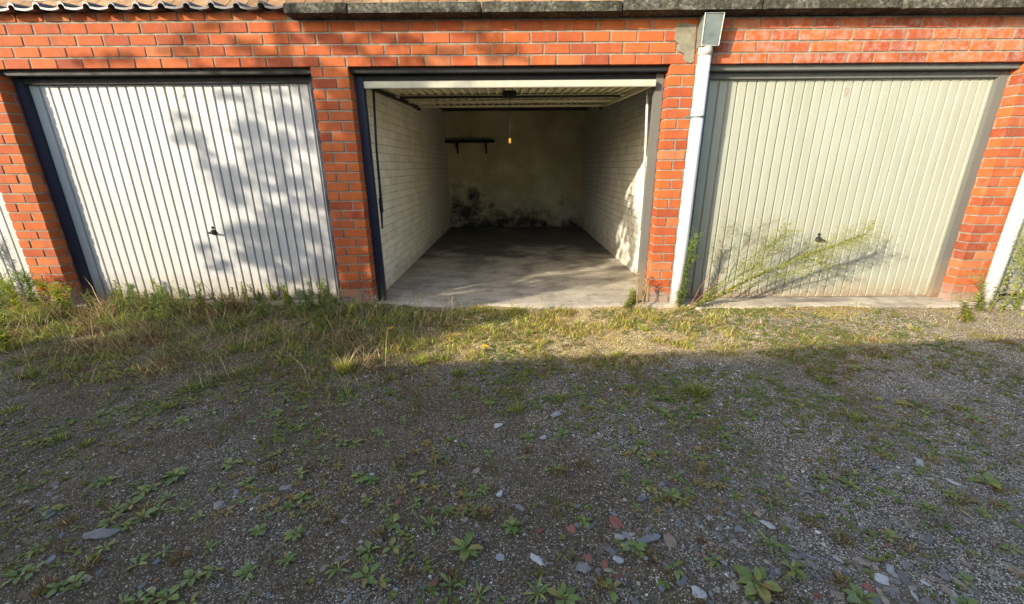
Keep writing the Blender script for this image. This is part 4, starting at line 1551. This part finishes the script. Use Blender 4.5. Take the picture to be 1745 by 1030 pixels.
# left edge cluster
for i, (uu, vv, top, lab) in enumerate([(18, 520, 0.60, 'tall green weed at the left edge before the white door jamb'), (52, 512, 0.42, 'second tall green weed from the left edge'),
                                        (38, 540, 0.26, 'bushy yellow-green weed low at the left edge'), (4, 560, 0.28, 'weed with reddish leaves cut by the left edge'), (85, 520, 0.20, 'short weed at the foot of the leftmost brick pillar'), (30, 505, 0.70, 'tallest thin weed rising at the far left edge'), (68, 530, 0.30, 'leafy weed before the leftmost pillar, right of the tall ones'), (10, 590, 0.20, 'low bright weed in the sunlit verge at the left edge'), (110, 535, 0.22, 'bright leafy weed before the dark frame of the white door')]):
    P = gpt(uu, vv); P.z = ground_z(P.x, P.y)
    weed_plant('horseweed', P, curve((0, 0, 0), (random.uniform(-.05, .05), random.uniform(-.03, .03), top), 0, 8, 0.006), 100, 0.10, *(HY if i % 3 else HG), lab, 60, 0.10)
# right edge cluster
for i, (uu, vv, top, dx, lab) in enumerate([(1688, 528, 0.68, 0.10, 'tallest green weed before the white door at the right edge'), (1705, 532, 0.52, 0.12, 'second tall weed before the white door at the right edge'),
                                            (1668, 530, 0.30, -0.05, 'bushy bright green weed at the foot of the rightmost pillar'), (1728, 525, 0.44, 0.05, 'weed nearest the right edge before the pale door'),
                                            (1650, 545, 0.16, -0.04, 'low green weed spreading before the rightmost pillar')]):
    P = gpt(uu, vv); P.z = ground_z(P.x, P.y)
    weed_plant('horseweed', P, curve((0, 0, 0), (dx, random.uniform(-.03, .03), top), 0, 8, 0.006), 80, 0.085, *(HO if i % 2 == 0 else HY), lab, 130 if top > .4 else 25, 0.15)
# clump by the right post of the open bay
for i in range(4):
    P = gpt(1062 + 7 * i, 522 - 2 * i); P.z = ground_z(P.x, P.y)
    weed_plant('horseweed', P, curve((0, 0, 0), (0.05 - 0.03 * i, random.uniform(-.04, .02), 0.16 + 0.02 * (i % 2)), 0.02, 7, 0.004, Vector((1, 0, 0))), 80, 0.055, *HY,
               'yellow-green leafy weed at the foot of the right door post', 0, group='leafy weeds at the right door post')
for i, (uu, vv, hh) in enumerate([(1085, 522, .32), (1094, 523, .22), (1102, 522, .27)]):
    P = gpt(uu, vv); P.z = ground_z(P.x, P.y)
    weed_plant('dried_weed', P, curve((0, 0, 0), (random.uniform(-.03, .03), 0, hh), 0, 7, 0.005), 60, 0.03, [(0.44, 0.34, 0.14), (0.34, 0.22, 0.08)], [2, 1],
               'straw-coloured dead weed standing at the right door post', 14, 0.05, stem_col='stem_straw', group='dead weeds at the right door post')
# weeds along the white door
wl = random.Random(9)
for i in range(64):
    uu, vv = wl.uniform(120, 600), wl.uniform(505, 545)
    P = gpt(uu, vv); P.z = ground_z(P.x, P.y)
    weed_plant('verge_weed', P, curve((0, 0, 0), (wl.uniform(-.05, .05), wl.uniform(-.05, .03), wl.uniform(0.08, 0.27)), 0, 6, 0.006), 60, 0.065, *(HG if wl.random() < .6 else HY),
               'narrow-leaved weed in the verge below the white door', 10 if wl.random() < .4 else 0, 0.05, group='weeds along the foot of the white door')
for i in range(14):
    uu, vv = wl.uniform(640, 1010), wl.uniform(524, 548)
    P = gpt(uu, vv); P.z = ground_z(P.x, P.y)
    weed_plant('dry_stem', P, curve((0, 0, 0), (wl.uniform(-.03, .03), wl.uniform(-.03, .02), wl.uniform(0.06, 0.18)), 0, 5, 0.004), 16, 0.03, [STRAW, YGREEN], [2, 1],
               'thin dry stem standing before the garage threshold', 5, 0.02, stem_col='stem_straw', stem_r=0.0022, group='dry stems before the open garage')

# ---- fallen yellow leaves
for (u, v, rz, lab) in [(658, 567, 0.5, 'fallen yellow leaf lying in shade before the open garage'), (765, 580, 1.4, 'curled bright yellow leaf in the sunlit strip'), (817, 591, -0.4, 'bright yellow leaf lying right of the curled one')]:
    P = gpt(u, v); P.z = ground_z(P.x, P.y) + 0.018
    o = link('fallen_leaf', LEAVES[0].copy(), None, None, P, (0.4, -0.2, rz), (0.075, 0.075, 0.12))
    o.data.materials.clear(); o.data.materials.append(MATS['yellow_leaf'])
    tag(o, lab, 'leaf')


# ------------------------------------------------------------------ stones
def stone_mesh(seed, sub=1, flat=0.6):
    bm = bmesh.new()
    bmesh.ops.create_icosphere(bm, subdivisions=sub, radius=0.5)
    r = random.Random(seed)
    o = Vector((r.uniform(0, 50), r.uniform(0, 50), r.uniform(0, 50)))
    sx, sy = r.uniform(0.75, 1.25), r.uniform(0.7, 1.0)
    for v in bm.verts:
        n_ = noise.noise(v.co * 2.2 + o)
        v.co *= 1 + 0.8 * n_ + 0.35 * noise.noise(v.co * 5 + o)
        v.co = Vector((v.co.x * sx, v.co.y * sy, v.co.z * flat))
        v.co.z = max(v.co.z, -0.16)
    me = bpy.data.meshes.new('stone')
    bm.to_mesh(me); bm.free()
    return me


STM = {}
for mt in ('stone_grey', 'stone_white', 'stone_red', 'stone_tan', 'stone_blue'):
    STM[mt] = []
    for s in range(5):
        me = stone_mesh(s * 13 + len(mt) * 7, 2)
        me.materials.append(MATS[mt])
        STM[mt].append(me)
sr = random.Random(31)


def stone(u, v, px, mt, label, group=None, el=1.0, rz=None):
    P = gpt(u, v)
    dist = (P - CAM).dot(_F)
    s = px / FPX * dist
    P.z = ground_z(P.x, P.y) + 0.05 * s
    o = link('stone', sr.choice(STM[mt]), None, None, P, (sr.uniform(-.25, .25), sr.uniform(-.25, .25), sr.uniform(0, 6.28) if rz is None else rz), (s * el, s * sr.uniform(.7, 1), s * sr.uniform(0.35, 0.6)))
    tag(o, label, 'stone', group)


for (u, v, px, mt, el, lab) in [
    (949, 703, 24, 'stone_white', 1.1, 'largest pale white stone lying before the open garage'),
    (927, 739, 11, 'stone_white', 1, 'small white chip just below the largest white stone'),
    (848, 720, 15, 'stone_white', 1, 'white shell-like stone left of the largest white stone'),
    (776, 747, 10, 'stone_white', 1, 'white chip on dark gravel, left of centre'),
    (851, 835, 15, 'stone_white', 1, 'narrow white stone alone on the fine grit near the centre'),
    (917, 944, 26, 'stone_white', 1.2, 'blue-white flat chip left of the red stones'),
    (852, 940, 20, 'stone_white', 1.2, 'white splinter beside the large spreading rosette'),
    (1055, 946, 28, 'stone_white', 0.9, 'long pale splinter among the red brick bits'),
    (1192, 1001, 30, 'stone_white', 0.7, 'pale grey-white splinter near the bottom edge'),
    (1125, 983, 14, 'stone_white', 1, 'round white pebble near the bottom edge'),
    (1312, 887, 26, 'stone_white', 0.7, 'pale upright stone chip right of centre'),
    (1570, 788, 16, 'stone_white', 1.2, 'white chip on the right-hand brown patch'),
    (1052, 883, 26, 'stone_red', 1.1, 'largest red brick fragment on the gravel'),
    (974, 891, 15, 'stone_red', 1, 'dull red brick bit left of the largest red one'),
    (953, 905, 13, 'stone_red', 1, 'brown-red brick bit beside the white chip'),
    (1003, 941, 16, 'stone_red', 1, 'red brick bit left of the long pale splinter'),
    (1032, 952, 11, 'stone_red', 1, 'small red brick bit touching the pale splinter'),
    (1053, 974, 13, 'stone_red', 1, 'red brick bit below the pale splinter'),
    (1107, 913, 24, 'stone_blue', 1.2, 'blue-grey oval stone right of the largest red fragment'),
    (1142, 919, 22, 'stone_tan', 1, 'beige pointed stone beside the blue-grey oval one'),
    (994, 957, 28, 'stone_grey', 1.1, 'flat grey stone below the red brick bits'),
    (1055, 908, 17, 'stone_white', 1, 'cream chip just under the largest red fragment'),
    (1006, 986, 12, 'stone_blue', 1, 'dark navy pebble near the bottom edge'),
    (619, 838, 12, 'stone_tan', 1, 'orange-tan pebble on dark gravel, left of centre'),
    (792, 880, 16, 'stone_tan', 1, 'pinkish stone above the large spreading rosette'),
    (677, 850, 11, 'stone_red', 1, 'pink pebble between two small rosettes'),
    (172, 908, 30, 'stone_grey', 1.2, 'long grey slab of stone on the left-hand gravel'),
    (373, 855, 26, 'stone_grey', 1.3, 'long grey flat stone beside the left-hand weed clump'),
    (422, 834, 14, 'stone_blue', 1.1, 'blue-grey stone right of the left-hand weed clump'),
    (1471, 945, 24, 'stone_tan', 1.1, 'round tan cobble on the right-hand gravel'),
    (1507, 977, 26, 'stone_white', 1.2, 'cream elongated pebble leading the lower right pebble band'),
    (1485, 990, 17, 'stone_red', 1, 'reddish pebble in the lower right pebble band'),
    (1735, 965, 26, 'stone_tan', 1.3, 'large tan pebble cut off by the right edge'),
]:
    stone(u, v, px, mt, lab, None, el)
bandp = [(1377, 949), (1391, 954), (1373, 935), (1431, 1005), (1510, 1010), (1545, 1021), (1597, 1003), (1548, 953), (1527, 978), (1606, 980), (1612, 968), (1580, 982), (1632, 1008), (1652, 953),
         (1524, 963), (1623, 960), (1500, 985), (1503, 997), (1560, 990), (1590, 975), (1565, 1005), (1640, 985), (1620, 995), (1398, 1005), (1545, 975), (1530, 995), (1660, 995), (1585, 1015)]
for (u, v) in bandp:
    stone(u, v, sr.uniform(10, 18), sr.choice(['stone_tan', 'stone_white', 'stone_tan', 'stone_grey', 'stone_red' if sr.random() < .3 else 'stone_tan']), 'rounded pebble in the lower right pebble band', 'pebbles in the lower right band', sr.uniform(1, 1.5))
for i in range(190):
    v = sr.uniform(790, 1035)
    u = sr.uniform(0, 1745) if sr.random() < 0.5 else sr.uniform(1000, 1745)
    stone(u, v, sr.uniform(8, 15), sr.choice(['stone_grey', 'stone_grey', 'stone_blue', 'stone_tan', 'stone_grey', 'stone_white' if sr.random() < .25 else 'stone_blue', 'stone_red' if sr.random() < .4 else 'stone_grey']),
          'loose small stone lying in the shaded gravel', 'loose stones on the gravel', sr.uniform(0.9, 1.4))


# fine gravel: tens of thousands of chips in one object
def chips(name, n, x0, x1, y0, y1, dens, smin, smax, label):
    x, y = scatter(n, x0, x1, y0, y1, dens)
    B = gpos(x, y, 0.0)
    s = smin + (smax - smin) * rng.random(n) ** 2.6
    base = np.array([[1, 0, 0], [0.3, 0.9, 0], [-0.8, 0.55, 0], [-0.75, -0.6, 0], [0.35, -0.85, 0], [0.1, 0.05, 0.75]], float)
    jit = rng.uniform(0.7, 1.25, (n, 6, 1))
    Vv = base[None] * jit
    Vv[:, 5, :2] += rng.uniform(-.3, .3, (n, 2))
    Vv[:, :5, 2] += rng.uniform(-0.15, 0.25, (n, 5))
    an = rng.uniform(0, 6.283, n)
    ca, sa = np.cos(an)[:, None], np.sin(an)[:, None]
    el = rng.uniform(0.6, 1.0, n)[:, None]
    X_, Y_ = Vv[:, :, 0], Vv[:, :, 1] * el
    Vv = np.stack([X_ * ca - Y_ * sa, X_ * sa + Y_ * ca, Vv[:, :, 2]], -1) * (s / 2)[:, None, None] + B[:, None]
    k = (np.arange(n) * 6)[:, None]
    tri = np.array([[0, 1, 5], [1, 2, 5], [2, 3, 5], [3, 4, 5], [4, 0, 5]]).ravel()[None]
    T = (k + tri).reshape(-1, 3)
    col = palette(n, [(0.21, 0.185, 0.155), (0.32, 0.285, 0.24), (0.11, 0.097, 0.08), (0.44, 0.40, 0.34), (0.66, 0.61, 0.54), (0.32, 0.24, 0.16), (0.24, 0.12, 0.085)],
                  [4, 4, 3, 1.6, 0.45, 0.9, 0.3], 0.3)
    o = link(name, np_mesh(name, Vv.reshape(-1, 3), T, np.repeat(col, 6, 0)), None, 'stone_attr')
    tag(o, label, 'gravel', kind='stuff')


chips('gravel', 95000, -2.2, 5.2, -3.15, -0.9, lambda x, y: (0.25 + 0.75 * smoothstep(0.4, 0.65, fbm(x, y, 2.6, 61))) * (0.45 + 0.55 * smoothstep(0.3, 3.0, x)), 0.0024, 0.0115, 'fine grey gravel over the yard')
chips('pale_gravel', 16000, 2.2, 7.0, -1.6, -0.2, lambda x, y: smoothstep(0.35, 0.6, fbm(x, y, 2.6, 71)) * smoothstep(2.3, 3.6, x) * (1 - 0.8 * smoothstep(-0.5, -0.25, y)), 0.004, 0.016, 'coarser pale gravel before the cream door')
chips('coarse_gravel', 2600, -0.6, 4.4, -3.15, -1.2, lambda x, y: (0.12 + 0.88 * smoothstep(0.46, 0.64, fbm(x, y, 1.9, 81))) * (0.25 + 0.75 * smoothstep(1.2, 2.6, x)), 0.010, 0.026, 'larger chips strewn through the fine gravel')


# ------------------------------------------------------------------ one label for each of the many look-alikes
def nth(i):
    w = ['first', 'second', 'third', 'fourth', 'fifth', 'sixth', 'seventh', 'eighth', 'ninth', 'tenth', 'eleventh', 'twelfth']
    if i < len(w):
        return w[i]
    n_ = i + 1
    return '%d%s' % (n_, 'th' if 10 < n_ % 100 < 14 else {1: 'st', 2: 'nd', 3: 'rd'}.get(n_ % 10, 'th'))


def pixel(P):
    d = P - CAM
    zc = d.dot(_F)
    return 872.5 + FPX * d.dot(_R) / zc, 515 - FPX * d.dot(_V) / zc


def relabel(group, what, zoned=True, where='along the foot of the doors'):
    zones = {}
    for o in COL.objects:
        if o.parent is None and o.get('group') == group:
            u, v = pixel(o.location)
            kind_ = ''
            if o.name.startswith('stone'):
                kind_ = {'stone_grey': 'grey ', 'stone_white': 'white ', 'stone_red': 'red ', 'stone_tan': 'tan ', 'stone_blue': 'blue-grey '}[o.data.materials[0].name]
            if zoned:
                side = 'left' if u < 582 else ('middle' if u < 1163 else 'right')
                bnd = 'farthest' if v < 680 else ('far' if v < 780 else ('near' if v < 900 else 'nearest'))
                key = (side, bnd, kind_)
            else:
                key = ('', '', kind_)
            zones.setdefault(key, []).append((u, o))
    for (side, bnd, kind_), lst in zones.items():
        for i, (u, o) in enumerate(sorted(lst, key=lambda q_: q_[0])):
            if zoned:
                o['label'] = '%s %s%s from the left, %s part of the %s third of gravel' % (nth(i), kind_, what, bnd, side)
            else:
                o['label'] = '%s %s%s from the left, %s' % (nth(i), kind_, what, where)


relabel('broadleaf rosette weeds on the gravel', 'rosette weed')
relabel('small leafy weeds along the shade edge', 'small leafy weed')
relabel('tiny leafy weeds along the shade edge', 'tiny leafy weed')
relabel('loose stones on the gravel', 'loose stone')
relabel('pebbles in the lower right band', 'pebble', False, 'in the lower right pebble band')
relabel('dry brown grass tufts on the gravel', 'dry brown grass tuft')
relabel('small grass tufts scattered on the gravel', 'small green grass tuft')
relabel('weeds along the foot of the white door', 'narrow-leaved weed', False, 'in the verge below the white door')
relabel('dry stems before the open garage', 'thin dry stem', False, 'before the open garage threshold')
relabel('leafy weeds at the right door post', 'yellow-green weed', False, 'at the foot of the right door post')
relabel('dead weeds at the right door post', 'dead straw weed', False, 'at the foot of the right door post')
